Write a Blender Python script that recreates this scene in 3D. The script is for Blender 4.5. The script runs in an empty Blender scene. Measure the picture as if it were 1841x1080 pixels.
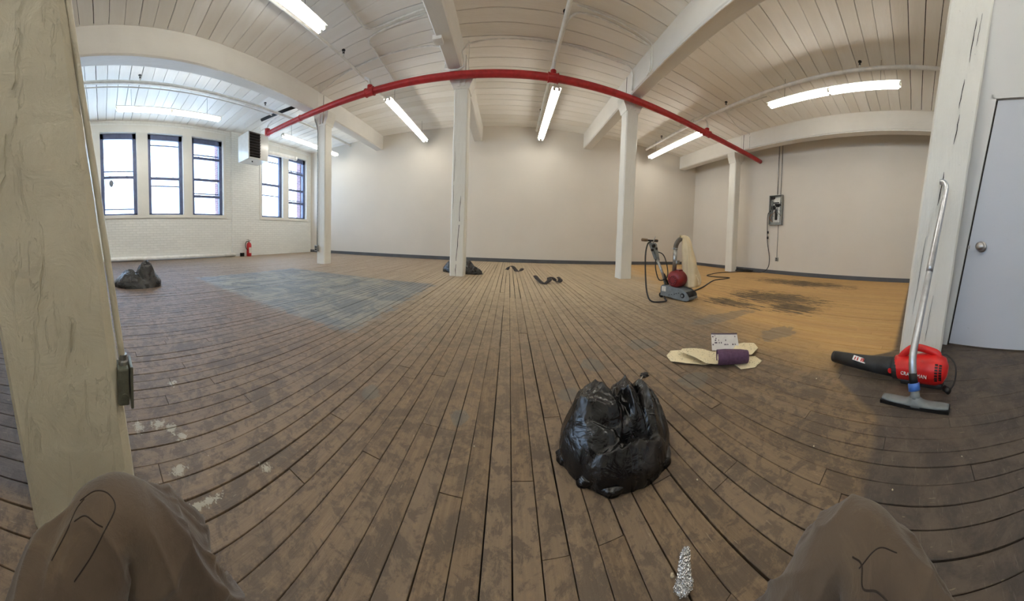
import bpy, bmesh, math, random
from mathutils import Vector, Matrix, noise, Euler
random.seed(7)
SC = bpy.context.scene
COL = SC.collection
PI = math.pi

# ------------------------------------------------------------------ camera, world, exposure
cam = bpy.data.cameras.new('camera'); cam_o = bpy.data.objects.new('camera', cam); COL.objects.link(cam_o)
cam.type = 'PANO'
cam.clip_start = 0.01
def camset(**k):
    for a, v in k.items():
        for tgt in (cam, getattr(cam, 'cycles', None)):
            if tgt is not None:
                try: setattr(tgt, a, v)
                except Exception: pass
FP = 465.0                                    # pixels per radian of the 1841 x 1080 panorama
camset(panorama_type='CENTRAL_CYLINDRICAL',
       central_cylindrical_range_u_min=-920.5/FP, central_cylindrical_range_u_max=920.5/FP,
       central_cylindrical_range_v_min=-(1080-444)/FP, central_cylindrical_range_v_max=444/FP,
       central_cylindrical_radius=1.0)
yaw, pit, rol = 0.0115, -0.03, -0.0346
cy, sy, cp, sp, cr, sr = math.cos(yaw), math.sin(yaw), math.cos(pit), math.sin(pit), math.cos(rol), math.sin(rol)
RW = Matrix(((cy, sy, 0), (-sy, cy, 0), (0, 0, 1))) @ Matrix(((1, 0, 0), (0, cp, -sp), (0, sp, cp))) @ Matrix(((cr, 0, sr), (0, 1, 0), (-sr, 0, cr)))
B = RW @ Matrix(((1, 0, 0), (0, 0, -1), (0, 1, 0)))
cam_o.matrix_world = Matrix.Translation((0, 0, .75)) @ B.to_4x4()
SC.camera = cam_o

W = bpy.data.worlds.new('overcast_sky'); SC.world = W; W.use_nodes = True
wn = W.node_tree.nodes; wl = W.node_tree.links
bg = wn['Background']
wt = wn.new('ShaderNodeTexCoord'); ws = wn.new('ShaderNodeSeparateXYZ'); wl.new(wt.outputs['Generated'], ws.inputs[0])
wr = wn.new('ShaderNodeMapRange'); wr.inputs['From Min'].default_value = -.2; wr.inputs['From Max'].default_value = 1; wl.new(ws.outputs['Z'], wr.inputs['Value'])
wc = wn.new('ShaderNodeMix'); wc.data_type = 'RGBA'; wc.inputs[6].default_value = (.62, .80, 1, 1); wc.inputs[7].default_value = (.42, .64, 1, 1)
wl.new(wr.outputs[0], wc.inputs[0]); wl.new(wc.outputs[2], bg.inputs['Color'])
bg.inputs['Strength'].default_value = 6.0
TUBE = 17.0                                   # glow of the fluorescent tubes
SC.view_settings.view_transform = 'Standard'; SC.view_settings.look = 'None'
SC.view_settings.gamma = 1; SC.view_settings.use_curve_mapping = False
SC.view_settings.exposure = 0.66
try:
    SC.cycles.use_denoising = True
    SC.cycles.max_bounces = 8; SC.cycles.diffuse_bounces = 5; SC.cycles.transparent_max_bounces = 12
    SC.cycles.sample_clamp_indirect = 6
except Exception: pass

# ------------------------------------------------------------------ helpers
def lin(c): return tuple((x/255/12.92 if x/255 <= .04045 else ((x/255+.055)/1.055)**2.4) for x in c)
def tag(o, label=None, cat=None, group=None, kind=None):
    if label: o['label'] = label
    if cat: o['category'] = cat
    if group: o['group'] = group
    if kind: o['kind'] = kind
    return o
def empty(name, loc=(0,0,0), rz=0, parent=None):
    o = bpy.data.objects.new(name, None); COL.objects.link(o); o.location = loc; o.rotation_euler = (0,0,rz); o.empty_display_size = .1
    if parent: o.parent = parent
    return o
def link(name, me, mat=None, parent=None, loc=None, rot=None):
    o = bpy.data.objects.new(name, me); COL.objects.link(o)
    if mat and not me.materials: me.materials.append(mat)
    if parent: o.parent = parent
    if loc: o.location = loc
    if rot: o.rotation_euler = rot
    return o
def obj(name, bm, mat=None, parent=None, smooth=False, loc=None, rot=None, kind=None):
    me = bpy.data.meshes.new(name)
    bmesh.ops.recalc_face_normals(bm, faces=bm.faces)
    bm.to_mesh(me); bm.free()
    if smooth:
        me.polygons.foreach_set('use_smooth', [True]*len(me.polygons))
    o = link(name, me, mat, parent, loc, rot)
    if kind: o['kind'] = kind
    return o
def bx(bm, x0, x1, y0, y1, z0, z1, M=None, bev=0):
    vs = [Vector((x, y, z)) for z in (z0, z1) for y in (y0, y1) for x in (x0, x1)]
    if M is not None: vs = [M @ v for v in vs]
    v = [bm.verts.new(p) for p in vs]
    fs = [bm.faces.new([v[i] for i in f]) for f in ((0,2,3,1),(4,5,7,6),(0,1,5,4),(2,6,7,3),(0,4,6,2),(1,3,7,5))]
    if bev:
        es = set(e for f in fs for e in f.edges)
        bmesh.ops.bevel(bm, geom=list(es), offset=bev, segments=2, profile=.6, affect='EDGES')
    return fs
def box(name, x0, x1, y0, y1, z0, z1, mat, parent=None, bev=0, loc=None, rot=None):
    bm = bmesh.new(); bx(bm, x0, x1, y0, y1, z0, z1, bev=bev); return obj(name, bm, mat, parent, loc=loc, rot=rot)
def hexa(bm, lo, hi):       # lo, hi: four corners each (counter-clockwise), a sheared block
    v = [bm.verts.new(Vector(p)) for p in list(lo)+list(hi)]
    for f in ((3,2,1,0),(4,5,6,7),(0,1,5,4),(1,2,6,5),(2,3,7,6),(3,0,4,7)): bm.faces.new([v[i] for i in f])
def tube(bm, pts, r, seg=10, caps=True, radii=None, flat=1.0):
    pts = [Vector(p) for p in pts]; n = len(pts); rings = []
    up = None
    for i, p in enumerate(pts):
        t = (pts[min(i+1, n-1)]-pts[max(i-1, 0)]).normalized()
        if up is None:
            up = Vector((0,0,1)) if abs(t.z) < .9 else Vector((1,0,0))
        a = t.cross(up)
        if a.length < 1e-6: a = t.orthogonal()
        a.normalize(); b = a.cross(t).normalized(); up = b
        rr = radii[i] if radii else r
        rings.append([bm.verts.new(p + a*math.cos(2*PI*k/seg)*rr + b*math.sin(2*PI*k/seg)*rr*flat) for k in range(seg)])
    for i in range(n-1):
        for k in range(seg):
            bm.faces.new((rings[i][k], rings[i][(k+1)%seg], rings[i+1][(k+1)%seg], rings[i+1][k]))
    if caps:
        bm.faces.new(rings[0][::-1]); bm.faces.new(rings[-1])
def pipe(name, pts, r, mat, parent=None, seg=10, radii=None, smooth=True, flat=1.0):
    bm = bmesh.new(); tube(bm, pts, r, seg, radii=radii, flat=flat); o = obj(name, bm, mat, parent, smooth=smooth)
    return o
def spline(pts, n=6):       # Catmull-Rom through points
    P = [Vector(p) for p in pts]; P = [P[0]*2-P[1]]+P+[P[-1]*2-P[-2]]; out = []
    for i in range(1, len(P)-2):
        for k in range(n):
            t = k/n; a, b, c, d = P[i-1], P[i], P[i+1], P[i+2]
            out.append(.5*((2*b)+(c-a)*t+(2*a-5*b+4*c-d)*t*t+(3*b-a-3*c+d)*t**3))
    return out+[P[-2]]
def lathe(bm, prof, seg=20, M=None):
    rings = []
    for r, z in prof:
        ring = []
        for k in range(seg):
            p = Vector((r*math.cos(2*PI*k/seg), r*math.sin(2*PI*k/seg), z))
            ring.append(bm.verts.new(M @ p if M is not None else p))
        rings.append(ring)
    for i in range(len(rings)-1):
        for k in range(seg):
            bm.faces.new((rings[i][k], rings[i][(k+1)%seg], rings[i+1][(k+1)%seg], rings[i+1][k]))
    bm.faces.new(rings[0][::-1]); bm.faces.new(rings[-1])
def prism(bm, prof, y0, y1, M=None):     # prof in x,z
    a = [Vector((x, y0, z)) for x, z in prof]; b = [Vector((x, y1, z)) for x, z in prof]
    if M is not None: a = [M @ p for p in a]; b = [M @ p for p in b]
    A = [bm.verts.new(p) for p in a]; Bv = [bm.verts.new(p) for p in b]; n = len(prof)
    bm.faces.new(A); bm.faces.new(Bv[::-1])
    for i in range(n): bm.faces.new((A[i], Bv[i], Bv[(i+1)%n], A[(i+1)%n]))
def text(name, body, size, mat, parent, M, ext=.0008, align='CENTER'):
    cu = bpy.data.curves.new(name, 'FONT'); cu.body = body; cu.size = size; cu.extrude = ext; cu.align_x = align; cu.align_y = 'CENTER'
    cu.resolution_u = 2
    t = bpy.data.objects.new(name, cu); COL.objects.link(t)
    dg = bpy.context.evaluated_depsgraph_get(); me = bpy.data.meshes.new_from_object(t.evaluated_get(dg))
    bpy.data.objects.remove(t); me.materials.clear(); me.name = name
    o = link(name, me, mat, parent); o.matrix_local = M; return o

class NT:
    def __init__(s, name):
        s.m = bpy.data.materials.new(name); s.m.use_nodes = True; s.t = s.m.node_tree; s.n = s.t.nodes; s.l = s.t.links
        s.p = s.n['Principled BSDF']
    def put(s, sock, v):
        if isinstance(v, bpy.types.NodeSocket): s.l.new(v, sock)
        elif v is not None:
            if sock.type == 'RGBA' and len(v) == 3: v = (*v, 1)
            sock.default_value = v
    def math(s, op, a, b=None, c=None, clamp=False):
        n = s.n.new('ShaderNodeMath'); n.operation = op; n.use_clamp = clamp
        for i, v in enumerate((a, b, c)):
            if v is not None: s.put(n.inputs[i], v)
        return n.outputs[0]
    def noise(s, vec, scale, detail=4, rough=.6, dist=0):
        n = s.n.new('ShaderNodeTexNoise'); s.put(n.inputs['Vector'], vec); n.inputs['Scale'].default_value = scale
        n.inputs['Detail'].default_value = detail; n.inputs['Roughness'].default_value = rough; n.inputs['Distortion'].default_value = dist
        return n.outputs['Fac']
    def vor(s, vec, scale, feat='F1'):
        n = s.n.new('ShaderNodeTexVoronoi'); n.feature = feat; s.put(n.inputs['Vector'], vec); n.inputs['Scale'].default_value = scale
        return n.outputs['Distance']
    def pos(s, scale=(1,1,1), obj=False):
        if obj: v = s.n.new('ShaderNodeTexCoord').outputs['Object']
        else: v = s.n.new('ShaderNodeNewGeometry').outputs['Position']
        n = s.n.new('ShaderNodeMapping'); s.l.new(v, n.inputs[0]); n.inputs['Scale'].default_value = scale
        return n.outputs[0]
    def attr(s, name):
        n = s.n.new('ShaderNodeAttribute'); n.attribute_name = name; return n.outputs['Fac']
    def mix(s, f, a, b, mode='MIX'):
        n = s.n.new('ShaderNodeMix'); n.data_type = 'RGBA'; n.blend_type = mode; n.clamp_factor = True
        s.put(n.inputs[0], f); s.put(n.inputs[6], a); s.put(n.inputs[7], b); return n.outputs[2]
    def ramp(s, f, lo, hi):     # smooth 0..1 between lo and hi
        n = s.n.new('ShaderNodeMapRange'); n.interpolation_type = 'SMOOTHSTEP'; s.put(n.inputs['Value'], f)
        n.inputs['From Min'].default_value = lo; n.inputs['From Max'].default_value = hi; return n.outputs[0]
    def bump(s, h, strength=.3, dist=.01):
        n = s.n.new('ShaderNodeBump'); n.inputs['Strength'].default_value = strength; n.inputs['Distance'].default_value = dist
        s.put(n.inputs['Height'], h); s.l.new(n.outputs[0], s.p.inputs['Normal'])
    def set(s, **k):
        for a, v in k.items():
            s.put(s.p.inputs[a.replace('_', ' ')], v)
        return s.m
def plain(name, c, rough=.5, metal=0, var=.12, scale=18, bump=0.1, spec=.5, coat=0):
    t = NT(name); p = t.pos(obj=True); n = t.noise(p, scale, 4)
    c = lin(c); d = tuple(x*(1-var*1.6) for x in c); e = tuple(min(1, x*(1+var)) for x in c)
    col = t.mix(t.ramp(n, .3, .7), d, e)
    t.set(Base_Color=col, Roughness=rough, Metallic=metal, Specular_IOR_Level=spec, Coat_Weight=coat)
    if bump: t.bump(n, bump, .004)
    return t.m
def emis(name, c, s):
    t = NT(name); t.set(Base_Color=c, Emission_Color=c, Emission_Strength=s); return t.m

# ------------------------------------------------------------------ materials of the room
def paint(name, c, rough=.45, bs=.25, grain=(3, 3, .6), dirt=.08):
    t = NT(name); p = t.pos(); g = t.noise(t.pos(grain), 9, 5, .65); f = t.noise(p, 1.1, 3)
    c = lin(c); col = t.mix(t.ramp(f, .3, .75), c, tuple(x*(1-dirt) for x in c))
    spk = t.ramp(t.noise(p, 38, 2), .70, .78)
    col = t.mix(t.math('MULTIPLY', spk, .35), col, tuple(x*.55 for x in c))
    t.set(Base_Color=col, Roughness=rough); t.bump(g, bs, .012); return t.m
M_post = paint('white_painted_timber', (226, 223, 213), .42, .45, (3, 3, .5))
def rough_paint():
    t = NT('rough_cream_paint'); p = t.pos(); c = lin((206, 200, 178))
    a = t.noise(p, 9, 8, .62, .8); b = t.noise(p, 60, 4, .6); v = t.vor(t.pos((1, 1, .35)), 26, 'F1'); sc = t.ramp(t.noise(t.pos((2, 2, .5)), 11, 8, .7, 1.2), .56, .60)
    col = t.mix(t.ramp(t.noise(p, 2.5, 5), .35, .7), c, lin((190, 184, 162)))
    col = t.mix(t.math('MULTIPLY', sc, .07), col, lin((160, 152, 128)))
    t.set(Base_Color=col, Roughness=.36)
    h = t.math('ADD', t.math('ADD', t.math('MULTIPLY', a, 1.0), t.math('MULTIPLY', b, .12)), t.math('SUBTRACT', t.math('MULTIPLY', t.ramp(v, 0, .12), .12), t.math('MULTIPLY', sc, .22)))
    t.bump(h, .65, .012); return t.m
M_postL = rough_paint()
M_beam = paint('white_painted_beam', (232, 229, 222), .5, .35, (3, .5, 3))
M_drywall = paint('warm_white_drywall', (216, 209, 198), .75, .04, (1, 1, 1), .03)
M_part = paint('white_partition_paint', (212, 210, 206), .6, .05, (1, 1, 1), .03)
M_door = paint('pale_grey_door_paint', (196, 199, 206), .4, .08, (1, 1, 1), .04)
M_base = plain('charcoal_vinyl_baseboard', (84, 86, 90), .5, 0, .08, 3, 0)
def ceil_mat():
    t = NT('painted_ceiling_boards'); p = t.pos(); tn = t.attr('tone')
    f = t.noise(t.pos((.5, 3, 1)), 2.2, 4)
    col = t.mix(t.ramp(f, .25, .75), lin((250, 248, 243)), lin((244, 241, 234)))
    col = t.mix(t.math('MULTIPLY', tn, .4), col, lin((214, 206, 190)))
    t.set(Base_Color=col, Roughness=.42); t.bump(t.noise(t.pos((1, 5, 1)), 6, 5), .3, .012); return t.m
M_ceil = ceil_mat()
M_dark = plain('dark_joint', (38, 32, 27), .9, 0, .2, 8, 0)
def brick_mat(name, c1, c2, mortar, size, bs, rough=.55):
    t = NT(name); v = t.n.new('ShaderNodeNewGeometry').outputs['Position']
    s = t.n.new('ShaderNodeSeparateXYZ'); t.l.new(v, s.inputs[0]); c = t.n.new('ShaderNodeCombineXYZ')
    t.l.new(t.math('ADD', s.outputs[1], s.outputs[0]), c.inputs[0]); t.l.new(s.outputs[2], c.inputs[1])
    b = t.n.new('ShaderNodeTexBrick'); t.l.new(c.outputs[0], b.inputs['Vector'])
    b.inputs['Scale'].default_value = 1; b.inputs['Brick Width'].default_value = size[0]; b.inputs['Row Height'].default_value = size[1]
    b.inputs['Mortar Size'].default_value = .007; b.inputs['Mortar Smooth'].default_value = .5
    for k, cc in (('Color1', c1), ('Color2', c2), ('Mortar', mortar)): b.inputs[k].default_value = (*lin(cc), 1)
    t.set(Base_Color=b.outputs['Color'], Roughness=rough)
    h = t.math('ADD', t.math('MULTIPLY', t.math('SUBTRACT', 1, b.outputs['Fac']), 1), t.math('MULTIPLY', t.noise(v, 25, 4), .4))
    t.bump(h, bs, .012); return t.m
M_brick = brick_mat('white_painted_brick', (236, 236, 230), (230, 230, 224), (222, 222, 216), (.22, .078), .75)
M_rawbrick = brick_mat('bare_purple_brick', (128, 92, 96), (104, 76, 88), (150, 146, 150), (.22, .078), .6, .9)

# ------------------------------------------------------------------ floor
XL, XR, YB, YF, ZC, ZB = -8.1, 7.2, 8.4, -4.2, 4.36, 3.87
def seg_mask(t, x, y, x0, x1, y0, y1, w):
    a = t.ramp(x, x0-w, x0+w); b = t.math('SUBTRACT', 1, t.ramp(x, x1-w, x1+w))
    c = t.ramp(y, y0-w, y0+w); d = t.math('SUBTRACT', 1, t.ramp(y, y1-w, y1+w))
    return t.math('MULTIPLY', t.math('MULTIPLY', a, b), t.math('MULTIPLY', c, d))
def floor_mat():
    t = NT('worn_floor_boards')
    P = t.n.new('ShaderNodeNewGeometry').outputs['Position']; S = t.n.new('ShaderNodeSeparateXYZ'); t.l.new(P, S.inputs[0])
    x, y = S.outputs[0], S.outputs[1]
    tone = t.attr('tone'); hue = t.attr('hue')
    big = t.noise(P, 1.3, 5, .62); med = t.noise(P, 19, 12, .72, .5); fine = t.noise(P, 48, 8, .78, .4)
    grain = t.noise(t.pos((26, 1.6, 1)), 3.2, 6, .7, .3)
    scr = t.noise(t.pos((3, 26, 1)), 4, 3, .8)
    blot = t.noise(P, 6.5, 14, .74, .5)
    # clean worn wood
    col = t.mix(t.ramp(grain, .3, .72), lin((130, 108, 82)), lin((106, 87, 66)))
    col = t.mix(t.math('MULTIPLY', t.ramp(hue, 0, 1), .6), col, lin((126, 108, 88)))
    # boards turn paler with distance
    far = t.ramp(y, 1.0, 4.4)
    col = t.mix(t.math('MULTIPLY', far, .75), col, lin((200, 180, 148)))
    # towards the windows: purplish tint
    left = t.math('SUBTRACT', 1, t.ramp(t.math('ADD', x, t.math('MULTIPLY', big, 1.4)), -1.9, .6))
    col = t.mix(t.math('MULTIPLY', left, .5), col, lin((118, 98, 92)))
    # grime
    g1 = t.ramp(blot, .49, .57); g2 = t.ramp(med, .50, .57)
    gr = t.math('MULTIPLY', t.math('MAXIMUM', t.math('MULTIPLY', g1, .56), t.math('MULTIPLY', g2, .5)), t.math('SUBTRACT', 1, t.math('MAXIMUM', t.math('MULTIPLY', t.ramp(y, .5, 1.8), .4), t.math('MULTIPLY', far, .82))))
    col = t.mix(gr, col, lin((60, 53, 48)))
    col = t.mix(t.math('MULTIPLY', t.ramp(fine, .55, .63), .3), col, lin((150, 124, 92)))
    # drying splits that run with the grain of the older boards
    spl = t.math('MULTIPLY', t.ramp(t.noise(t.pos((34, .75, 1)), 4, 4, .6, .2), .66, .685), t.math('MULTIPLY', t.ramp(y, .7, 1.6), t.ramp(big, .42, .52)))
    col = t.mix(t.math('MULTIPLY', spl, .75), col, lin((44, 34, 26)))
    # sanded raw boards at the right
    edge = t.math('ADD', x, t.math('MULTIPLY', t.math('SUBTRACT', big, .5), .9))
    edge = t.math('SUBTRACT', edge, t.math('MULTIPLY', t.math('SUBTRACT', y, 2.2), .28))
    sand = t.math('MULTIPLY', t.ramp(edge, 1.7, 2.6), t.ramp(t.math('ADD', y, t.math('MULTIPLY', big, .25)), .08, .26))
    sc = t.mix(t.ramp(grain, .3, .7), lin((206, 168, 108)), lin((184, 144, 88)))
    sc = t.mix(t.math('MULTIPLY', t.ramp(hue, .3, 1), .5), sc, lin((196, 152, 96)))
    col = t.mix(t.math('MULTIPLY', sand, .9), col, sc)
    # dark stain left in the sanded part
    strk = t.noise(t.pos((5.5, .9, 1)), 3.0, 12, .76, .3)
    def blob(cx, cy, rx, ry, k, src=None):
        dx = t.math('DIVIDE', t.math('SUBTRACT', x, cx), rx); dy = t.math('DIVIDE', t.math('SUBTRACT', y, cy), ry)
        d = t.math('SQRT', t.math('ADD', t.math('MULTIPLY', dx, dx), t.math('MULTIPLY', dy, dy)))
        d = t.math('ADD', d, t.math('MULTIPLY', t.math('SUBTRACT', src or blot, .5), k))
        return t.math('SUBTRACT', 1, t.ramp(d, .78, 1.0))
    st = t.math('MAXIMUM', t.math('MAXIMUM', blob(3.55, 2.1, .5, .75, 5.5, strk), blob(3.1, 1.55, .3, .35, 6, strk)), t.math('MAXIMUM', blob(5.6, 2.6, .5, 1.2, 6, strk), blob(2.75, 2.35, .2, .5, 6, strk)))
    col = t.mix(t.math('MULTIPLY', st, t.math('ADD', .35, t.math('MULTIPLY', blot, .9), clamp=True)), col, lin((60, 50, 38)))
    # blue-grey painted patch
    xx = t.math('ADD', x, t.math('MULTIPLY', t.math('SUBTRACT', blot, .5), .7)); yy = t.math('ADD', y, t.math('MULTIPLY', t.math('SUBTRACT', med, .5), .5))
    pm = seg_mask(t, xx, yy, -4.35, -1.15, 1.62, 3.95, .07)
    wear = t.ramp(t.noise(t.pos((9, 1.2, 1)), 1.6, 5, .7), .62, .70)
    pc = t.mix(t.ramp(t.noise(P, 2.4, 6, .7, 1), .42, .62), lin((104, 109, 113)), lin((142, 140, 130)))
    col = t.mix(t.math('MULTIPLY', pm, t.math('SUBTRACT', .93, t.math('MULTIPLY', wear, .8))), col, pc)
    # small grey spots of old filler
    for cx, cy, rx, ry in ((.99,1.68,.14,.1),(.53,1.48,.07,.09),(.99,1.08,.11,.08),(2.15,1.9,.5,.13),(-.61,1.04,.05,.07),(-.18,1.04,.035,.05),(2.07,1.17,.25,.13),(.32,1.22,.05,.06)):
        col = t.mix(t.math('MULTIPLY', blob(cx, cy, rx, ry, 2.6), .5), col, lin((96, 98, 94)))
    # grey-coated area by the door
    gy = t.math('SUBTRACT', 1, t.ramp(t.math('SUBTRACT', y, t.math('MULTIPLY', t.math('MULTIPLY', t.ramp(x, 1.15, 1.6), t.math('SUBTRACT', 1, t.ramp(x, 1.75, 2.1))), .32)), .12, .17))
    gm = t.math('MULTIPLY', gy, t.math('MULTIPLY', t.ramp(t.math('SUBTRACT', x, t.math('MULTIPLY', t.math('MINIMUM', y, 0.0), 3.0)), .70, .74), t.ramp(x, .1, .2)))
    gc = t.mix(t.ramp(blot, .4, .62), lin((88, 78, 70)), lin((62, 56, 53)))
    gc = t.mix(t.math('MULTIPLY', t.ramp(scr, .6, .7), .35), gc, lin((140, 130, 116)))
    col = t.mix(t.math('MULTIPLY', gm, .88), col, gc)
    # darker, greyer boards beyond the rough post
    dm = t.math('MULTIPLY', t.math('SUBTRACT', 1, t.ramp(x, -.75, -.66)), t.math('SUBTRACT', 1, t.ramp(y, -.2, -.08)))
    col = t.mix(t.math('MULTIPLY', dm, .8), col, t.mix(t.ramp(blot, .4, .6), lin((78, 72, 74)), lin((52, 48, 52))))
    # per-board tone, paint flecks, scratches
    col = t.mix(t.math('MULTIPLY', tone, .16), col, lin((62, 52, 44)))
    fl = t.math('MULTIPLY', t.ramp(t.noise(P, 22, 3, .6), .735, .75), t.ramp(big, .45, .6))
    col = t.mix(t.math('MULTIPLY', fl, .8), col, lin((190, 184, 168)))
    for cx, cy, rx, ry in ((-.77,.22,.016,.022),(-.645,.255,.011,.045),(-.65,.47,.02,.012),(-.95,.24,.028,.02),(-.99,.2,.02,.03),(-.9,.27,.02,.02),(-1.25,.33,.02,.02),(-.99,.12,.03,.02)):
        col = t.mix(t.math('MULTIPLY', blob(cx, cy, rx, ry, 7, fine), .7), col, lin((178, 172, 154)))
    col = t.mix(t.math('MULTIPLY', t.ramp(t.noise(t.pos((40, 7, 1)), 3, 2, .5), .70, .74), .3), col, lin((176, 160, 134)))
    ro = t.math('ADD', .42, t.math('MULTIPLY', med, .3)); ro = t.math('ADD', ro, t.math('MULTIPLY', sand, .15))
    t.set(Base_Color=col, Roughness=ro, Specular_IOR_Level=.42)
    t.bump(t.math('ADD', t.math('MULTIPLY', grain, .7), t.math('MULTIPLY', fine, .5)), .45, .006)
    return t.m
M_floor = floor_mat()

def board_bm(bm, L, x0, x1, y0, y1, zt, zb, tone, hue, tl, hl, nseg=1, jit=0.0, ch=.0012):
    # a board lying along Y with chamfered long edges
    n = nseg+1; rows = []
    for i in range(n):
        y = y0+(y1-y0)*i/nseg
        a = x0+(random.uniform(-jit, jit)); b = x1+(random.uniform(-jit, jit))
        dz = random.uniform(-.0004, .0004)
        rows.append([bm.verts.new((a, y, zb)), bm.verts.new((a, y, zt-ch+dz)), bm.verts.new((a+ch, y, zt+dz)), bm.verts.new((b-ch, y, zt+dz)), bm.verts.new((b, y, zt-ch+dz)), bm.verts.new((b, y, zb))])
    for r in rows:
        for v in r: v[tl] = tone; v[hl] = hue
    for i in range(nseg):
        for k in range(5): bm.faces.new((rows[i][k], rows[i][k+1], rows[i+1][k+1], rows[i+1][k]))
    bm.faces.new(rows[0][::-1]); bm.faces.new(rows[-1])

floor = box('floor', XL-.2, XR+.2, YF-.2, YB+.2, -.14, -.016, M_dark); tag(floor, 'worn strip-wood floor of narrow brown boards', 'floor', kind='structure')
BW, BX0 = .0703, .0315
boards = []
fixed = {0: [.78, 2.4], 1: [.58-.0, 2.05], 3: [.58, 1.9], 8: [.54, 2.2], 11: [.28, 1.6], -10: [.82], -7: [.74, 2.3], -11: [1.52], -4: [.96, 2.6], 15: [.46], 21: [.43, 1.5], 14: [.1], -17: [.27], -6: [1.33]}
k0 = int((XL-BX0)/BW)-1; k1 = int((XR-BX0)/BW)+1
for k in range(k0, k1+1):
    x0 = BX0+k*BW; x1 = x0+BW
    x0c, x1c = max(x0, XL-.1), min(x1, XR+.1)
    if x1c-x0c < .01: continue
    js = []
    if k in fixed:
        f = fixed[k]; js = list(f); y = f[0]-random.uniform(1.1, 2)
        while y > YF: js.append(y); y -= random.uniform(.9, 2.6)
        y = max(f)+random.uniform(.9, 2.2)
        while y < YB: js.append(y); y += random.uniform(.8, 2.6)
    else:
        y = YF-random.uniform(0, 1.5)
        while y < YB:
            y += random.uniform(.6, 2.7)
            if YF+.2 < y < YB-.15: js.append(y)
    js = sorted([YF-.05]+[j for j in js if YF < j < YB]+[YB+.05])
    for a, b in zip(js, js[1:]):
        if b-a < .08: continue
        cx, cyy = (x0+x1)/2, min(max(.25, a), b)
        vis = 0 if (b < -.75 or (b < .1 and abs(cx) < .5)) else 1
        boards.append((math.hypot(cx, cyy)+(0 if vis else 50), x0c, x1c, a, b))
boards.sort()
rest = bmesh.new(); rt = rest.verts.layers.float.new('tone'); rh = rest.verts.layers.float.new('hue')
for i, (d, x0, x1, a, b) in enumerate(boards):
    g0 = random.choice((.0005, .0008, .0014, .0024)) if d < 3 else random.choice((.0015, .003, .0045, .008))
    g1 = random.uniform(.0007, .0022) if random.random() < .8 else .004
    zt = random.uniform(-.0012, .0008); tone = random.random()**1.6; hue = random.random()
    ns = max(1, int((b-a)/.22)) if d < 6 else 2
    if i < 300:
        bm = bmesh.new(); tl = bm.verts.layers.float.new('tone'); hl = bm.verts.layers.float.new('hue')
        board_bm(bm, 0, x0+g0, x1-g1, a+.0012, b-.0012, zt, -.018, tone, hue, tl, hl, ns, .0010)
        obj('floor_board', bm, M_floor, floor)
    else:
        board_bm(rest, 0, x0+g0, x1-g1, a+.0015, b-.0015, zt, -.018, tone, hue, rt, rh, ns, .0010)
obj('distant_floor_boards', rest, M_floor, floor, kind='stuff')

# ------------------------------------------------------------------ ceiling with one board per course and bay
ceiling = box('ceiling', XL-.2, XR+.2, YF-.2, YB+.2, ZC+.03, ZC+.2, M_dark); tag(ceiling, 'white painted plank ceiling between heavy beams', 'ceiling', kind='structure')
BEAMS = [(-4.81, -4.51), (-1.25, -.97), (2.34, 2.62), (6.32, 6.6)]
bays = [(XL-.1, -4.66), (-4.66, -1.11), (-1.11, 2.48), (2.48, 6.46), (6.46, XR+.1)]
cw = .262; y = YF-.05
while y < YB+.1:
    cw = random.uniform(.235, .29)
    for (a, b) in bays:
        ga, gb = random.choice((.002, .004, .006)), random.choice((.002, .004, .008)); ph = random.uniform(0, 9)
        bm = bmesh.new(); tl = bm.verts.layers.float.new('tone'); n = max(2, int((b-a)/.18)); off = random.uniform(-.004, .004)
        rows = []
        for i in range(n+1):
            xx = a+(b-a)*i/n; j0 = .010*noise.noise(Vector((xx*1.7, y*3, 0)))+.004*noise.noise(Vector((xx*6, y*3, 5))); j1 = .010*noise.noise(Vector((xx*1.7, (y+cw)*3, 0)))+.004*noise.noise(Vector((xx*6, (y+cw)*3, 5))); z = ZC+.004*noise.noise(Vector((xx, y*5, 2)))
            rows.append([bm.verts.new(p) for p in ((xx, y+ga+j0, ZC+.034), (xx, y+ga+j0, z+.006), (xx, y+ga+.006+j0, z), (xx, y+cw-gb-.006+j1, z), (xx, y+cw-gb+j1, z+.006), (xx, y+cw-gb+j1, ZC+.034))])
        tn = random.random()**2
        for r in rows:
            for v in r: v[tl] = tn
        for i in range(n):
            for q in range(5): bm.faces.new((rows[i][q], rows[i+1][q], rows[i+1][q+1], rows[i][q+1]))
        bm.faces.new(rows[0]); bm.faces.new(rows[-1][::-1])
        obj('ceiling_board', bm, M_ceil, ceiling)
    y += cw

# ------------------------------------------------------------------ walls
def wall(name, M, label, *boxes):
    bm = bmesh.new()
    for b in boxes: bx(bm, *b)
    return tag(obj(name, bm, M), label, 'wall', kind='structure')
wall('wall_back', M_drywall, 'long plain warm white far wall', (XL-.2, XR+.2, YB, YB+.2, 0, ZC+.1))
wall('wall_right', M_drywall, 'plain warm white side wall carrying the electrical panel', (XR, XR+.2, YF, YB, 0, ZC+.1))
wall('wall_front', M_drywall, 'plain wall behind the seated person', (XL-.2, XR+.2, YF-.2, YF, 0, ZC+.1))
WIN = [(0.0, 1.13), (1.49, 2.64), (2.95, 4.09), (5.71, 6.76), (7.06, 8.10)]
WZ0, WZ1 = 1.45, 4.0; T = .32
bb = [(XL-T, XL, YF, YB, 0, WZ0), (XL-T, XL, YF, YB, WZ1, ZC+.1)]
WALLWIN = [(-3.0, -1.86), (-1.5, -.36)]+WIN
ys = [YF]+[v for w in WALLWIN for v in w]+[YB]
for a, b in zip(ys[::2], ys[1::2]): bb.append((XL-T, XL, a, b, WZ0, WZ1))
wall('wall_left', M_brick, 'white painted brick wall with tall windows', *bb)
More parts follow.
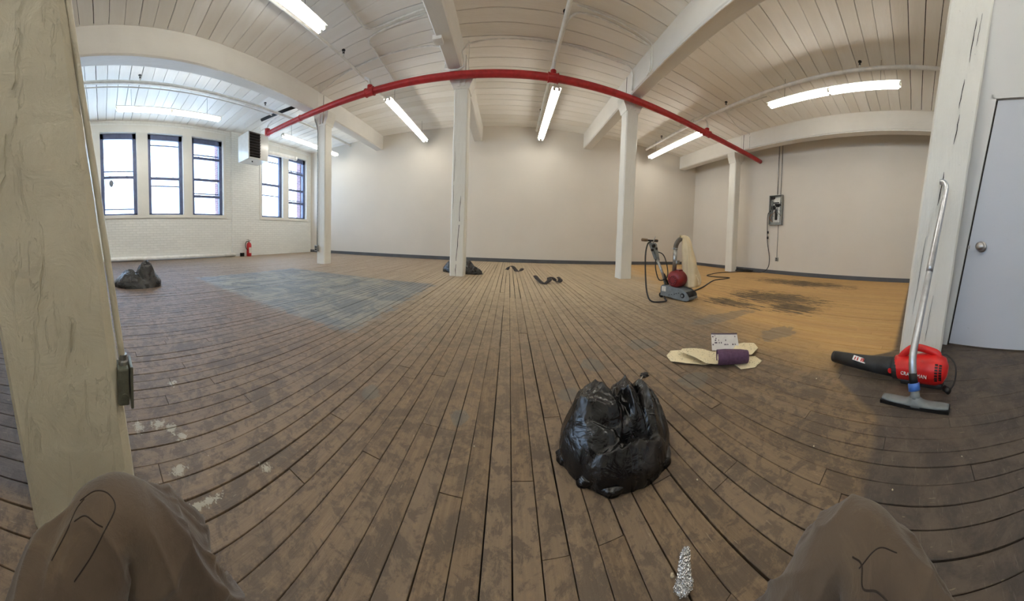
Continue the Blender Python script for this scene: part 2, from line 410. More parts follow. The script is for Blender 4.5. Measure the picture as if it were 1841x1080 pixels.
# window surrounds, proud of the brick
bm = bmesh.new()
for grp in ((WALLWIN[0], WALLWIN[1], WALLWIN[2], WALLWIN[3], WALLWIN[4]), (WALLWIN[5], WALLWIN[6])):
    y0, y1 = grp[0][0]-.09, min(grp[-1][1]+.1, YB-.01)
    bx(bm, XL, XL+.03, y0, y1, WZ0-.1, WZ0, bev=.004); bx(bm, XL, XL+.03, y0, y1, WZ1, WZ1+.22, bev=.004)
    yy = [y0]+[v for w in grp for v in w]+[y1]
    for a, b in zip(yy[::2], yy[1::2]):
        if b-a > .02: bx(bm, XL, XL+.03, a, b, WZ0, WZ1, bev=.004)
tag(obj('trim_1', bm, M_post), 'white boards framing the row of windows', 'trim', kind='structure')
tag(box('trim_3', XL, XL+.06, 4.4, 5.5, 0, ZC, M_brick), 'shallow painted brick pier between the two window groups', 'trim', kind='structure')
# ---- windows
M_frame = plain('slate_blue_window_paint', (92, 100, 130), .45, 0, .1, 6, .05)
def glass_mat():
    t = NT('window_glass'); n = t.n; tr = n.new('ShaderNodeBsdfTransparent'); gl = n.new('ShaderNodeBsdfGlossy'); gl.inputs['Roughness'].default_value = .02
    tr.inputs[0].default_value = (.96, .98, 1, 1)
    mx = n.new('ShaderNodeMixShader'); mx.inputs[0].default_value = .07
    t.l.new(tr.outputs[0], mx.inputs[1]); t.l.new(gl.outputs[0], mx.inputs[2]); t.l.new(mx.outputs[0], n['Material Output'].inputs['Surface']); return t.m
M_glass = glass_mat()
RAILS = [((.47,), (.55, .08)), ((.46,), (.88, .37)), ((.75, .47, .25), (.80, .29)), ((.5,), (.86, .34)), ((.75, .47, .26), (.79, .30))]
WLAB = ['tall window beside the rough cream post, leaf ornament on its glass', 'second tall window from the near post, single meeting rail', 'third tall window with three rails and brick showing at its side',
        'window next to the hanging heater, crossed by the flue pipe', 'last window beside the corner, three rails']
def window(idx, y0, y1, thick, thin, label, brick=False):
    r = empty('window_%d' % idx, (XL-.14, (y0+y1)/2, WZ0)); tag(r, label, 'window', kind='structure')
    h = WZ1-WZ0; w = (y1-y0)/2
    bm = bmesh.new(); bx(bm, -.05, .05, -w, -w+.11, 0, h, bev=.006); bx(bm, -.05, .05, w-.11, w, 0, h, bev=.006)
    bx(bm, -.05, .05, -w, w, h-.17, h, bev=.006); bx(bm, -.05, .05, -w, w, 0, .06, bev=.006); obj('window_frame', bm, M_frame, r)
    for f in thick:
        bm = bmesh.new(); bx(bm, -.03, .03, -w+.06, w-.06, f*h-.042, f*h+.042, bev=.006); 
        bx(bm, .03, .05, -w*.55, -w*.45, f*h+.02, f*h+.045); bx(bm, .03, .05, w*.4, w*.5, f*h+.02, f*h+.045); obj('meeting_rail', bm, M_frame, r)
    for f in thin: box('storm_bar', -.075, -.055, -w+.06, w-.06, f*h-.02, f*h+.02, M_frame, r)
    zs = [.06]+sorted(f*h for f in thick)+[h-.17]
    for a, b in zip(zs, zs[1:]): box('pane', -.006, .0, -w+.06, w-.06, a+.01, b-.01, M_glass, r)
    if brick: box('brick_jamb', -.42, -.18, w-.06, w+.02, 0, h, M_rawbrick, r)
    return r
for i, ((a, b), (tk, tn), lb) in enumerate(zip(WIN, RAILS, WLAB)):
    r = window(i+1, a, b, tk, tn, lb, brick=(i in (2, 4)))
for i, (a, b) in enumerate(WALLWIN[:2]): window(6+i, a, b, (.47,), (.6,), 'tall window of the same row beyond the near post, %s' % ('further one' if i == 0 else 'nearer one'))
bm = bmesh.new(); pts = [(0, .0), (.05, .05), (.075, .13), (.05, .2), (0, .24), (-.05, .2), (-.075, .13), (-.05, .05)]
prism(bm, pts, -.006, .006, Matrix.Rotation(PI/2, 4, 'Z')); 
tag(obj('leaf_ornament', bm, plain('grey_leaf', (120, 125, 135), .6), loc=(XL-.07, .32, 2.33)), 'small grey leaf ornament hanging on the glass beside the post', 'ornament')
# ---- baseboards
tag(box('baseboard_back', XL, XR, YB-.018, YB, 0, .115, M_base), 'charcoal baseboard along the far wall', 'baseboard', kind='structure')
tag(box('baseboard_right', XR-.018, XR, YF, YB-.018, 0, .115, M_base), 'charcoal baseboard along the panel wall', 'baseboard', kind='structure')
# ---- partition with door at the near right; it and the post lean a little
A0, DR = Vector((2.25, -.25, 0)), Vector((-.33, -.61, 0)).normalized()
NRM = Vector((-.61, .33, 0)).normalized()      # towards the room
def pw(s, z, o=0): return A0+DR*s+NRM*o+Vector((0, 0, z))
def pslab(bm, quad, o0, o1): hexa(bm, [pw(s, z, o0) for s, z in quad], [pw(s, z, o1) for s, z in quad])
bm = bmesh.new(); lean = .187
pslab(bm, [(-.03, 0), (.02, 0), (.02+lean*ZC, ZC), (.56, ZC)], -.12, 0)
pslab(bm, [(.02+lean*2.14, 2.14), (2.6, 2.14), (2.6, ZC), (.02+lean*ZC, ZC)], -.12, 0)
pslab(bm, [(1.25, 0), (2.6, 0), (2.6, 2.14), (1.25+lean*2.14, 2.14)], -.12, 0)
tag(obj('wall_partition', bm, M_part), 'white partition wall behind the cracked post with the wand', 'wall', kind='structure')
bm = bmesh.new(); pslab(bm, [(0, 0), (.05, 0), (.05+lean*2.13, 2.13), (lean*2.13, 2.13)], 0, .012); pslab(bm, [(lean*2.13-.0, 2.09), (1.25+lean*2.13, 2.09), (1.25+lean*2.15, 2.15), (lean*2.15, 2.15)], 0, .012)
bx2 = tag(obj('trim_2', bm, M_part), 'white door casing on the partition', 'trim', kind='structure')
bm = bmesh.new(); pslab(bm, [(-.06, 0), (-.002, 0), (.018, .1), (-.06, .1)], 0, .015); tag(obj('baseboard_partition', bm, M_base), 'short charcoal baseboard end beside the door', 'baseboard', kind='structure')
door = empty('door_1', tuple(pw(.06, 0))); tag(door, 'pale grey door with a round metal knob', 'door', kind='structure')
def pl(s, z, o=0): return pw(s, z, o)-A0-DR*.06
bm = bmesh.new(); q = [(.062, .015), (1.2, .015), (1.2+lean*2.08, 2.08), (.062+lean*2.08, 2.08)]
hexa(bm, [pl(s, z, -.045) for s, z in q], [pl(s, z, -.003) for s, z in q]); obj('door_leaf', bm, M_door, door)
bm = bmesh.new(); q = [(.052, .0), (.064, .0), (.064+lean*2.08, 2.08), (.052+lean*2.08, 2.08)]
hexa(bm, [pl(s, z, -.07) for s, z in q], [pl(s, z, .0005) for s, z in q]); obj('door_gap', bm, M_dark, door)
M_nickel = plain('brushed_nickel', (176, 172, 170), .28, 1, .05, 20, .02)
Mk = Matrix.Translation(pl(.335, .84, -.003)) @ NRM.to_track_quat('Z', 'Y').to_matrix().to_4x4()
bm = bmesh.new(); lathe(bm, [(.046, 0), (.046, .007), (.038, .014), (.018, .018), (.017, .034), (.028, .042), (.038, .052), (.038, .064), (.03, .076), (.01, .08)], 24, Mk); obj('door_knob', bm, M_nickel, door, smooth=True)
bm = bmesh.new(); q = [(.215, .82), (.232, .82), (.236, .85), (.219, .85)]; hexa(bm, [pl(s, z, -.01) for s, z in q], [pl(s, z, .002) for s, z in q]); obj('strike_plate', bm, M_nickel, door)

# ------------------------------------------------------------------ beams
BLAB = ['white ceiling beam over the post with the outlet box', 'white ceiling beam over the cracked central post', 'broad white ceiling beam over the post beside the sander', 'white ceiling beam in front of the panel wall']
for i, (a, b) in enumerate(BEAMS):
    bm = bmesh.new(); n = 22; rings = []
    for j in range(n+1):
        yy = YF+(YB-YF)*j/n; w = lambda s: random.uniform(-.004, .004)
        rings.append([bm.verts.new(p) for p in ((a+w(0), yy, ZC+.04), (a+w(0), yy, ZB+.025), (a+.025, yy, ZB+w(0)), (b-.025, yy, ZB+w(0)), (b+w(0), yy, ZB+.025), (b+w(0), yy, ZC+.04))])
    for j in range(n):
        for q in range(6): bm.faces.new((rings[j][q], rings[j][(q+1)%6], rings[j+1][(q+1)%6], rings[j+1][q]))
    bm.faces.new(rings[0]); bm.faces.new(rings[-1][::-1])
    o = obj('ceiling_beam', bm, M_beam); tag(o, BLAB[i], 'beam', 'ceiling beams')
    for sgn, xx in ((-1, a), (1, b)): box('beam_joint', xx-.004, xx+.004, 5.13, 5.145, ZB+.02, ZC-.01, M_dark, o)

# ------------------------------------------------------------------ posts
def crack(bm, pts, w, face, off, depth=.004):
    # a drying crack: a thin jagged sliver on a face; pts (u, z); face maps u,z,o -> point
    n = len(pts); L, Rr = [], []
    for i, (u, z) in enumerate(pts):
        ww = w*(.25 if i in (0, n-1) else random.uniform(.6, 1.2))
        L.append((u-ww, z)); Rr.append((u+ww, z))
    for o in (0,):
        l = [bm.verts.new(face(u, z, off)) for u, z in L]; r = [bm.verts.new(face(u, z, off)) for u, z in Rr]
        l2 = [bm.verts.new(face(u, z, -.002)) for u, z in L]; r2 = [bm.verts.new(face(u, z, -.002)) for u, z in Rr]
        for i in range(n-1):
            bm.faces.new((l[i], r[i], r[i+1], l[i+1])); bm.faces.new((l[i], l[i+1], l2[i+1], l2[i])); bm.faces.new((r[i], r2[i], r2[i+1], r[i+1]))
def jag(u0, u1, z0, z1, n=9, a=.006): return [(u0+(u1-u0)*i/(n-1)+random.uniform(-a, a), z0+(z1-z0)*i/(n-1)) for i in range(n)]
def post(x, y, label, w=.14, top=ZB, cap=True):
    r = empty('timber_post', (x, y, 0)); tag(r, label, 'post', 'white timber posts')
    bm = bmesh.new(); n = 14; rings = []; c = .022; ct = top-(.3 if cap else 0)
    for j in range(n+1):
        z = ct*j/n; k = w+(.003*math.sin(j*2.1+x))
        rings.append([bm.verts.new((px*k, py*k, z)) for px, py in ((-1, -1+c/w), (-1+c/w, -1), (1-c/w, -1), (1, -1+c/w), (1, 1-c/w), (1-c/w, 1), (-1+c/w, 1), (-1, 1-c/w))])
    for j in range(n):
        for q in range(8): bm.faces.new((rings[j][q], rings[j][(q+1)%8], rings[j+1][(q+1)%8], rings[j+1][q]))
    bm.faces.new(rings[0][::-1]); bm.faces.new(rings[-1]); obj('shaft', bm, M_post, r)
    if cap:
        bm = bmesh.new(); pr = [(-w-.012, ct-.01), (w+.012, ct-.01), (w+.03, ct+.05), (w+.085, ct+.16), (w+.10, top), (-w-.10, top), (-w-.085, ct+.16), (-w-.03, ct+.05)]
        prism(bm, pr, -w-.012, w+.012); obj('capital', bm, M_post, r)
        bm = bmesh.new(); 
        for s in (-1, 1): prism(bm, [(s*.05-.02, ct+.03), (s*.05+.02, ct+.03), (s*.05+.035, top-.02), (s*.05-.035, top-.02)], -w-.03, -w-.005)
        obj('capital_rib', bm, M_post, r)
    return r
p2 = post(-4.52, 5.2, 'white post with a metal conduit and a low outlet box')
p3 = post(-1.0, 5.04, 'central white post with a long drying crack and a black bag behind')
p4 = post(2.44, 5.12, 'plain white post beside the floor sander')
p5 = post(6.5, 5.6, 'slim white post standing before the panel wall')
bm = bmesh.new(); crack(bm, jag(-.02, .05, .0, 1.55, 14, .008), .005, lambda u, z, o: Vector((u, -.14-o, z)), .0022); obj('drying_crack', bm, M_dark, p3)
bm = bmesh.new(); crack(bm, jag(-.1, -.085, 1.3, 2.4, 9, .004), .002, lambda u, z, o: Vector((u, -.14-o, z)), .0022)
obj('drying_crack', bm, M_dark, p3)
M_galv = plain('galvanised_steel', (150, 150, 146), .38, .8, .15, 30, .05)
M_pipew = plain('white_painted_pipe', (240, 238, 232), .4, 0, .06, 8, .05)
# conduit and outlet on the window-side post
c = empty('post_conduit', (-4.62, 5.035, .36)); tag(c, 'thin metal conduit running down the post to an outlet box', 'conduit')
pipe('conduit_tube', spline([(0, 0, .1), (0, 0, 2.6), (0, -.0, 3.1), (-.09, -.01, 3.42)], 4), .011, M_galv, c, 8)
bm = bmesh.new(); bx(bm, -.055, .055, -.05, .0, -.03, .13, bev=.008); obj('outlet_box', bm, M_galv, c)
for dz in (.025, .08): bm = bmesh.new(); bx(bm, -.03, .03, -.055, -.048, dz-.018, dz+.018, bev=.006); obj('socket', bm, M_dark, c)

# near left post, leaning
pL = empty('timber_post', (-.62, -.05, 0)); tag(pL, 'rough cream painted post with its foot hidden by a knee', 'post', 'white timber posts')
def leanpost(parent, faces, mat, lo, hi, n=30, ch=.018, amp=.003):
    bm = bmesh.new(); rings = []
    for j in range(n+1):
        f = j/n; c4 = [Vector(a).lerp(Vector(b), f) for a, b in zip(lo, hi)]; ring = []
        for q in range(4):
            pv, cu, nx = c4[q-1], c4[q], c4[(q+1) % 4]
            m = 5
            a = cu+(pv-cu).normalized()*ch; b = cu+(nx-cu).normalized()*ch
            ring += [a, b]
            e = nx+(cu-nx).normalized()*ch
            for s in range(1, m): ring.append(b.lerp(e, s/m))
        ring = [p+Vector([(noise.noise(p*7+Vector((i, 0, 0)))*amp+noise.noise(p*22+Vector((0, i, 5)))*amp*.6) for i in (0, 3, 7)]) for p in ring]
        rings.append([bm.verts.new(p) for p in ring])
    L = len(rings[0])
    for j in range(n):
        for q in range(L): bm.faces.new((rings[j][q], rings[j][(q+1)%L], rings[j+1][(q+1)%L], rings[j+1][q]))
    bm.faces.new(rings[0][::-1]); bm.faces.new(rings[-1]); return obj('shaft', bm, mat, parent, smooth=False)
leanpost(pL, None, M_postL, [(0, -.15, 0), (0, .125, 0), (-.27, .125, 0), (-.27, -.15, 0)], [(.0, -.78, ZB), (.0, -.31, ZB), (-.27, -.31, ZB), (-.27, -.78, ZB)], 60)
for k, (zz, yy, sc) in enumerate(((.62, -.12, 1), (.95, -.2, .8), (.5, -.05, .7), (.3, -.03, .6), (1.2, -.16, .8))):
    bm = bmesh.new(); crack(bm, jag(yy, yy+.02, zz-.09*sc, zz+.09*sc, 8, .006), .0022, lambda u, z, o: Vector((.0+o, u, z)), .0035); obj('drying_crack', bm, M_postL, pL)
cL = empty('post_conduit', (-.645, .042, .40)); tag(cL, 'cream painted conduit ending in a grey box on the rough cream post', 'conduit')
pipe('conduit_tube', spline([(.0, .0, .03), (.0, -.056, .5), (.0, -.127, 1.1), (.0, -.37, 3.4)], 8), .0085, M_postL, cL, 10)
bm = bmesh.new(); lathe(bm, [(.013, .0), (.013, .008), (.0105, .012), (.0105, .026)], 12, Matrix.Translation((0, .0, .03))); obj('conduit_nut', bm, M_galv, cL)
M_boxg = plain('greenish_grey_steel', (112, 114, 100), .45, .5, .15, 30, .1)
bm = bmesh.new(); bx(bm, -.028, .028, -.016, .012, -.062, .03, bev=.005); obj('junction_box', bm, M_boxg, cL)
bm = bmesh.new(); bx(bm, -.033, .033, .0145, .022, -.068, .036, bev=.003); obj('box_cover', bm, M_boxg, cL)
for dz in (-.03, .005):
    bm = bmesh.new(); lathe(bm, [(.009, 0), (.009, .0015)], 14, Matrix.Translation((.028, .0, dz-.01)) @ Matrix.Rotation(PI/2, 4, 'Y')); obj('knockout', bm, M_boxg, cL)

# near right post, leaning
pR = empty('timber_post', (2.0, -.06, 0)); tag(pR, 'cracked white post with the vacuum wand leaning on it', 'post', 'white timber posts')
leanpost(pR, None, M_post, [(0, -.16, 0), (.28, -.14, 0), (.28, .16, 0), (0, .16, 0)], [(.05, -.66, ZB), (.34, -.66, ZB), (.34, -.34, ZB), (.05, -.27, ZB)], 50)
def fR(u, z, o):   # u = along the face in the post's own slope
    return Vector((.05*z/ZB-o, u-.115*z, z))
for u, z0, z1, w in ((-.06, 2.35, 2.75, .0035), (-.03, 1.95, 2.2, .003), (-.03, 1.65, 1.9, .004), (.03, 1.15, 1.42, .0045), (-.1, 2.5, 2.8, .002), (.1, .3, .9, .0012), (-.02, .1, .45, .001)):
    bm = bmesh.new(); crack(bm, jag(u, u-.015, z0, z1, 7, .003), w, fR, .0045); obj('drying_crack', bm, M_dark, pR)

# ------------------------------------------------------------------ sprinkler main, branches, heads
M_red = plain('red_painted_pipe', (176, 42, 44), .38, 0, .12, 10, .08)
main = empty('sprinkler_main_pipe', (0, 4.8, 3.74)); tag(main, 'thick red sprinkler main crossing the whole room under the beams', 'pipe')
mp = [(-6.24, -.17, 0), (-4.6, -.12, 0), (-2.87, -.08, 0), (-.9, -.03, 0), (.7, -.02, 0), (2.4, .04, 0), (4.6, .19, 0), (6.2, .22, 0), (7.15, .24, 0)]
pipe('pipe_run', spline(mp, 4), .068, M_red, main, 16)
for x, y in ((-2.87, -.08), (.7, -.02), (4.6, .19)):
    bm = bmesh.new(); tube(bm, [(x-.085, y, 0), (x+.085, y, 0)], .082, 16); tube(bm, [(x, y, .0), (x, y, .13)], .055, 14)
    tube(bm, [(x-.098, y, 0), (x-.078, y, 0)], .09, 16); tube(bm, [(x+.078, y, 0), (x+.098, y, 0)], .09, 16); obj('tee_fitting', bm, M_red, main, smooth=False)
bm = bmesh.new(); tube(bm, [(-6.24, -.17, -.055), (-6.24, -.17, .13)], .08, 14); obj('elbow_fitting', bm, M_red, main)
bm = bmesh.new(); tube(bm, [(-4.9, -.13, 0), (-4.87, -.13, 0)], .078, 14); obj('clamp', bm, M_red, main)
for x, y in ((-4.3, -.1), (6.05, .21), (2.55, .05), (-.85, -.03)):
    pipe('hanger_rod', [(x, y, .04), (x, y, .6)], .006, M_pipew, main, 6)
M_black = plain('black_iron', (22, 20, 20), .5, .3, .1, 20, 0)
branches = [(-5.62, 4.63, 'white sprinkler branch pipe in the window bay', (.9, 4.1, -2)), (-3.02, 4.72, 'white sprinkler branch pipe in the second bay from the windows', (4.0, 1.0)),
            (.72, 4.78, 'white sprinkler branch pipe in the centre bay', (3.92, 6.93, .9)), (4.45, 4.98, 'white sprinkler branch pipe over the sander and the sanded floor', (1.1, 4.21, 6.94))]
for i, (x, y, lb, heads) in enumerate(branches):
    z = 4.07; br = empty('sprinkler_branch_pipe', (x, y, z)); tag(br, lb, 'pipe', 'white sprinkler branch pipes')
    pipe('pipe_run', [(0, YF+.3-y, 0), (-.0, 0, 0), (.0, YB-.5-y, 0)], .038 if i != 1 else .026, M_pipew, br, 10)
    xx = {0: -.6, 1: .14, 2: -.02, 3: .14}[i]
    pipe('riser', spline([(0, .0, 0), (xx*.5, .0, -.03), (xx, .0, -.1), (xx, 0, -.24)], 4) if i in (1, 3, 0) else [(0, 0, 0), (xx, 0, -.22)], .028, M_pipew, br, 10)
    for hy in heads:
        bm = bmesh.new(); tube(bm, [(0, hy-y, .02), (0, hy-y, .09)], .014, 8); obj('sprinkler_socket', bm, M_pipew, br)
        bm = bmesh.new(); tube(bm, [(0, hy-y, .085), (0, hy-y, .105)], .02, 8); tube(bm, [(-.02, hy-y, .1), (-.022, hy-y, .145)], .005, 6); tube(bm, [(.02, hy-y, .1), (.022, hy-y, .145)], .005, 6); tube(bm, [(0, hy-y, .145), (0, hy-y, .155)], .034, 10)
        obj('sprinkler_head', bm, M_black, br)
# conduits on the ceiling
zc = ZC-.025
cd = empty('ceiling_conduit', (-1.2, 4.7, zc)); tag(cd, 'white electrical conduit crossing the ceiling above the red main', 'conduit', 'white ceiling conduits')
def rel(o, pts): 
    l = o.location; return [Vector(p)-l for p in pts]
pipe('conduit_tube', rel(cd, spline([(-4.45, 4.95, zc-.02), (-3.5, 4.72, zc), (-2.3, 4.68, zc), (-1.3, 4.7, zc-.1), (-1.27, 4.7, ZB-.03), (-.92, 4.7, ZB-.03), (-.85, 4.7, zc-.1), (.5, 4.73, zc), (1.9, 4.78, zc), (2.28, 4.8, zc-.02), (2.31, 4.8, ZB+.02)], 3)), .016, M_pipew, cd, 8)
bm = bmesh.new(); bx(bm, -.09, .06, -.75, -.6, ZB-zc-.05, ZB-zc+.02, bev=.006); obj('junction_box', bm, M_pipew, cd)
ce = empty('ceiling_conduit', (-2.5, 3.9, zc)); tag(ce, 'bent white conduit looping back over the second bay from the windows', 'conduit', 'white ceiling conduits')
pipe('conduit_tube', rel(ce, spline([(-2.48, 2.6, zc), (-2.5, 3.7, zc), (-2.45, 3.94, zc), (-2.2, 4.0, zc), (-1.3, 3.96, zc)], 5)), .016, M_pipew, ce, 8)
pipe('conduit_tube', rel(ce, spline([(-1.3, 4.06, zc), (-2.3, 4.1, zc), (-2.58, 4.2, zc), (-2.62, 4.5, zc), (-2.7, 5.6, zc)], 5)), .016, M_pipew, ce, 8)
ch = empty('ceiling_conduit', (1.5, 3.9, zc)); tag(ch, 'pair of white conduits bending over the centre bay to the broad beam', 'conduit', 'white ceiling conduits')
pipe('conduit_tube', rel(ch, spline([(.78, 5.6, zc), (.8, 4.6, zc), (.86, 4.12, zc), (1.1, 4.0, zc), (1.7, 4.02, zc), (2.25, 4.1, zc), (2.31, 4.1, zc-.1), (2.31, 4.12, ZB+.05), (2.31, 4.2, ZB-.01)], 4)), .016, M_pipew, ch, 8)
pipe('conduit_tube', rel(ch, spline([(.9, 3.9, zc), (1.7, 3.94, zc), (2.24, 4.02, zc), (2.30, 4.03, zc-.1), (2.31, 4.04, ZB+.05), (2.31, 4.1, ZB-.01)], 4)), .012, M_pipew, ch, 8)
for i, (xx, y0, y1, lb) in enumerate(((2.36, -3, 4.2, 'white conduit along the lower edge of the broad beam'), (6.33, -3, 4.9, 'white conduit along the lower edge of the beam by the panel wall'), (-4.5, 2.2, 4.95, 'white conduit under the beam by the windows'))):
    o = pipe('beam_conduit', [(xx, y0, ZB-.008), (xx, y1, ZB-.008)], .012, M_pipew, None, 8); tag(o, lb, 'conduit', 'conduits on the beams')
o = pipe('ceiling_conduit', spline([(6.31, 4.9, ZB+.0), (6.30, 4.9, ZB+.3), (6.3, 4.92, zc), (5.8, 4.95, zc), (5.0, 4.7, zc)], 5), .014, M_pipew, None, 8); tag(o, 'white conduit rising over the beam beside the slim post', 'conduit')
o = pipe('ceiling_conduit', spline([(4.95, 3.4, zc), (4.95, 4.6, zc), (4.7, 5.1, zc), (4.6, 6.2, zc)], 5), .014, M_pipew, None, 8); tag(o, 'white conduit on the ceiling boards between broad beam and panel wall', 'conduit')
for i, (x, z) in enumerate(((-5.6, 3.95), (-6.15, zc))):
    o = pipe('ceiling_conduit', [(x, YF+.5, z), (x+.0, 4.3, z)], .013, M_pipew, None, 8); tag(o, ('white conduit over the light in the window bay', 'thin white conduit against the boards of the window bay')[i], 'conduit')
o = pipe('black_pipe', [(-4.95, 4.95, 4.25), (-6.5, 4.6, 4.22)], .045, M_black, None, 10); tag(o, 'black pipe under the boards near the heater', 'pipe')

# ------------------------------------------------------------------ fluorescent fixtures
M_tube = emis('lit_fluorescent_tube', (1.0, .965, .89), TUBE)
M_fix = plain('white_enamel_fixture', (222, 222, 214), .35, 0, .04, 6, 0)
M_chain = plain('steel_chain', (120, 118, 112), .4, .8, .1, 20, 0)
def fixture():
    r = empty('fluorescent_light', (0, 0, 0)); L = 1.37
    bm = bmesh.new(); prism(bm, [(-.05, .02), (.05, .02), (.05, .07), (-.05, .07)], -L, L); obj('ballast_channel', bm, M_fix, r)
    bm = bmesh.new()
    for s in (-1, 1): prism(bm, [(s*.045, .045), (s*.098, .028), (s*.1, .034), (s*.05, .055)], -L, L)
    obj('reflector', bm, M_fix, r)
    for s in (-1, 1):
        for y0 in (-L+.03, .015):
            bm = bmesh.new(); tube(bm, [(s*.055, y0+.02, -.012), (s*.055, y0+L-.065, -.012)], .019, 12); obj('lit_tube', bm, M_tube, r, smooth=True)
    for y in (-L+.02, .005, L-.02):
        for s in (-1, 1): bm = bmesh.new(); bx(bm, s*.05-.022, s*.05+.022, y-(.022 if abs(y) < .1 else .012), y+(.022 if abs(y) < .1 else .012), -.03, .03, bev=.003); obj('lamp_holder', bm, M_fix, r)
    for y in (-L*.72, L*.72): pipe('hanger_chain', [(0, y, .07), (0, y, .48)], .004, M_chain, r, 5)
    return r
def dup(o, parent=None):
    c = o.copy(); COL.objects.link(c)
    if parent: c.parent = parent
    for ch in list(o.children): dup(ch, c)
    return c
FX = [(-6.35, 1.78, 'lit fluorescent fixture hanging before the group of three windows'), (-6.3, 6.62, 'lit fluorescent fixture between the heater and the far wall'),
      (-2.7, 1.68, 'partly seen lit fluorescent fixture above the grey painted floor patch'), (-2.78, 6.7, 'lit fluorescent fixture between the outlet-box post and the cracked central post'),
      (.86, 6.65, 'lit fluorescent fixture seen end-on below a tee of the red main'), (4.6, 1.72, 'large lit fluorescent fixture over the sanded yellow floor'),
      (4.66, 6.62, 'lit fluorescent fixture above the floor sander, towards the far wall'), (.86, 1.5, 'added unseen lit fluorescent fixture in the centre bay over the seated person'),
      (-6.35, -2.4, 'added unseen lit fluorescent fixture in the window bay behind the seated person'), (-2.7, -2.4, 'added unseen lit fluorescent fixture in the second bay behind the seated person'), (.86, -2.4, 'added unseen lit fluorescent fixture in the centre bay behind the seated person'), (4.6, -2.4, 'added unseen lit fluorescent fixture on the door side behind the seated person')]  # the last five hang out of view, added for the light they give
f0 = fixture()
for i, (x, y, lb) in enumerate(FX):
    f = f0 if i == 0 else dup(f0)
    f.location = (x, y, 3.85); tag(f, lb, 'light fixture', 'fluorescent fixtures')

# ------------------------------------------------------------------ heater and flue
M_heat = plain('white_enamel_cabinet', (214, 212, 206), .25, 0, .03, 5, 0)
ht = empty('unit_heater', (-7.22, 4.76, 3.16)); tag(ht, 'white box heater with a dark louvred grille hung from the ceiling', 'heater')
bm = bmesh.new(); bx(bm, -.32, .32, -.38, .38, 0, .84, bev=.006); obj('cabinet', bm, M_heat, ht)
box('grille_recess', .315, .324, -.34, .06, .05, .82, M_dark, ht)
for k in range(9): bm = bmesh.new(); bx(bm, -.03, .03, -.2, .2, -.006, .006, Matrix.Translation((.335, -.14, .11+k*.085)) @ Matrix.Rotation(.6, 4, 'Y')); obj('louvre', bm, plain('dark_louvre', (70, 62, 62), .4, .4) if k == 0 else bpy.data.materials['dark_louvre'], ht)
for yy in (-.3, .3): pipe('hanger_rod', [(0, yy, .84), (0, yy, 1.2)], .008, M_pipew, ht, 6)
pipe('drain_stub', [(.1, -.1, .0), (.1, -.1, -.04)], .02, M_black, ht, 8)
fl = empty('flue_pipe', (-7.62, 5.14, 3.72)); tag(fl, 'pale round flue pipe crossing the top of the window beside the heater', 'pipe')
pipe('duct', [(0, 0, 0), (.12, 1.72, .0)], .075, M_pipew, fl, 18); pipe('end_cap', [(.12, 1.7, 0), (.122, 1.8, .0)], .085, M_pipew, fl, 18)
pipe('hanger_rod', [(.07, 1.0, .07), (.07, 1.0, .62)], .006, M_pipew, fl, 6)
lp = pipe('floor_pipe', [(XL+.07, YF+.2, .075), (XL+.07, 4.5, .075)], .06, M_pipew, None, 12); tag(lp, 'white painted pipe lying along the foot of the brick wall', 'pipe')
pipe('pipe_coupling', [(XL+.07, .75, .075), (XL+.07, 1.25, .075)], .07, M_pipew, lp, 12)

# ------------------------------------------------------------------ fire extinguisher
fe = empty('fire_extinguisher', (-7.86, 4.98, 0), .2); tag(fe, 'red fire extinguisher standing against the brick wall', 'fire extinguisher')
M_ext = plain('red_enamel', (176, 36, 40), .3, 0, .06, 8, 0)
bm = bmesh.new(); lathe(bm, [(.085, 0), (.09, .01), (.09, .4), (.08, .45), (.05, .485), (.028, .5), (.026, .53)], 22); obj('cylinder', bm, M_ext, fe, smooth=True)
bm = bmesh.new(); lathe(bm, [(.03, .52), (.03, .55), (.018, .56), (.018, .58)], 12); bx(bm, -.012, .012, -.02, .1, .56, .572); bx(bm, -.012, .012, -.02, .09, .59, .602, Matrix.Rotation(.15, 4, 'X')); obj('valve_handle', bm, M_galv, fe)
pipe('hose', spline([(0, -.03, .54), (0, -.13, .52), (.0, -.18, .4), (.02, -.15, .28), (.05, -.1, .24)], 6), .012, M_black, fe, 8)
bm = bmesh.new()
for k in range(7): a0 = -.75+k*.22; a1 = a0+.22; v = [bm.verts.new((.0915*math.cos(a), .0915*math.sin(a), z)) for a, z in ((a0, .12), (a1, .12), (a1, .32), (a0, .32))]; bm.faces.new(v)
bmesh.ops.remove_doubles(bm, verts=bm.verts, dist=.0001); obj('paper_label', bm, plain('extinguisher_label', (222, 216, 206), .6, 0, .3, 60, 0), fe)
sm = empty('small_fitting', (-7.9, 4.72, 0)); tag(sm, 'pair of small dark fittings on the floor beside the extinguisher', 'fitting')
for q in (-.05, .04): box('fitting_body', -.03, .03, q-.03, q+.03, 0, .13, M_black, sm, bev=.006)

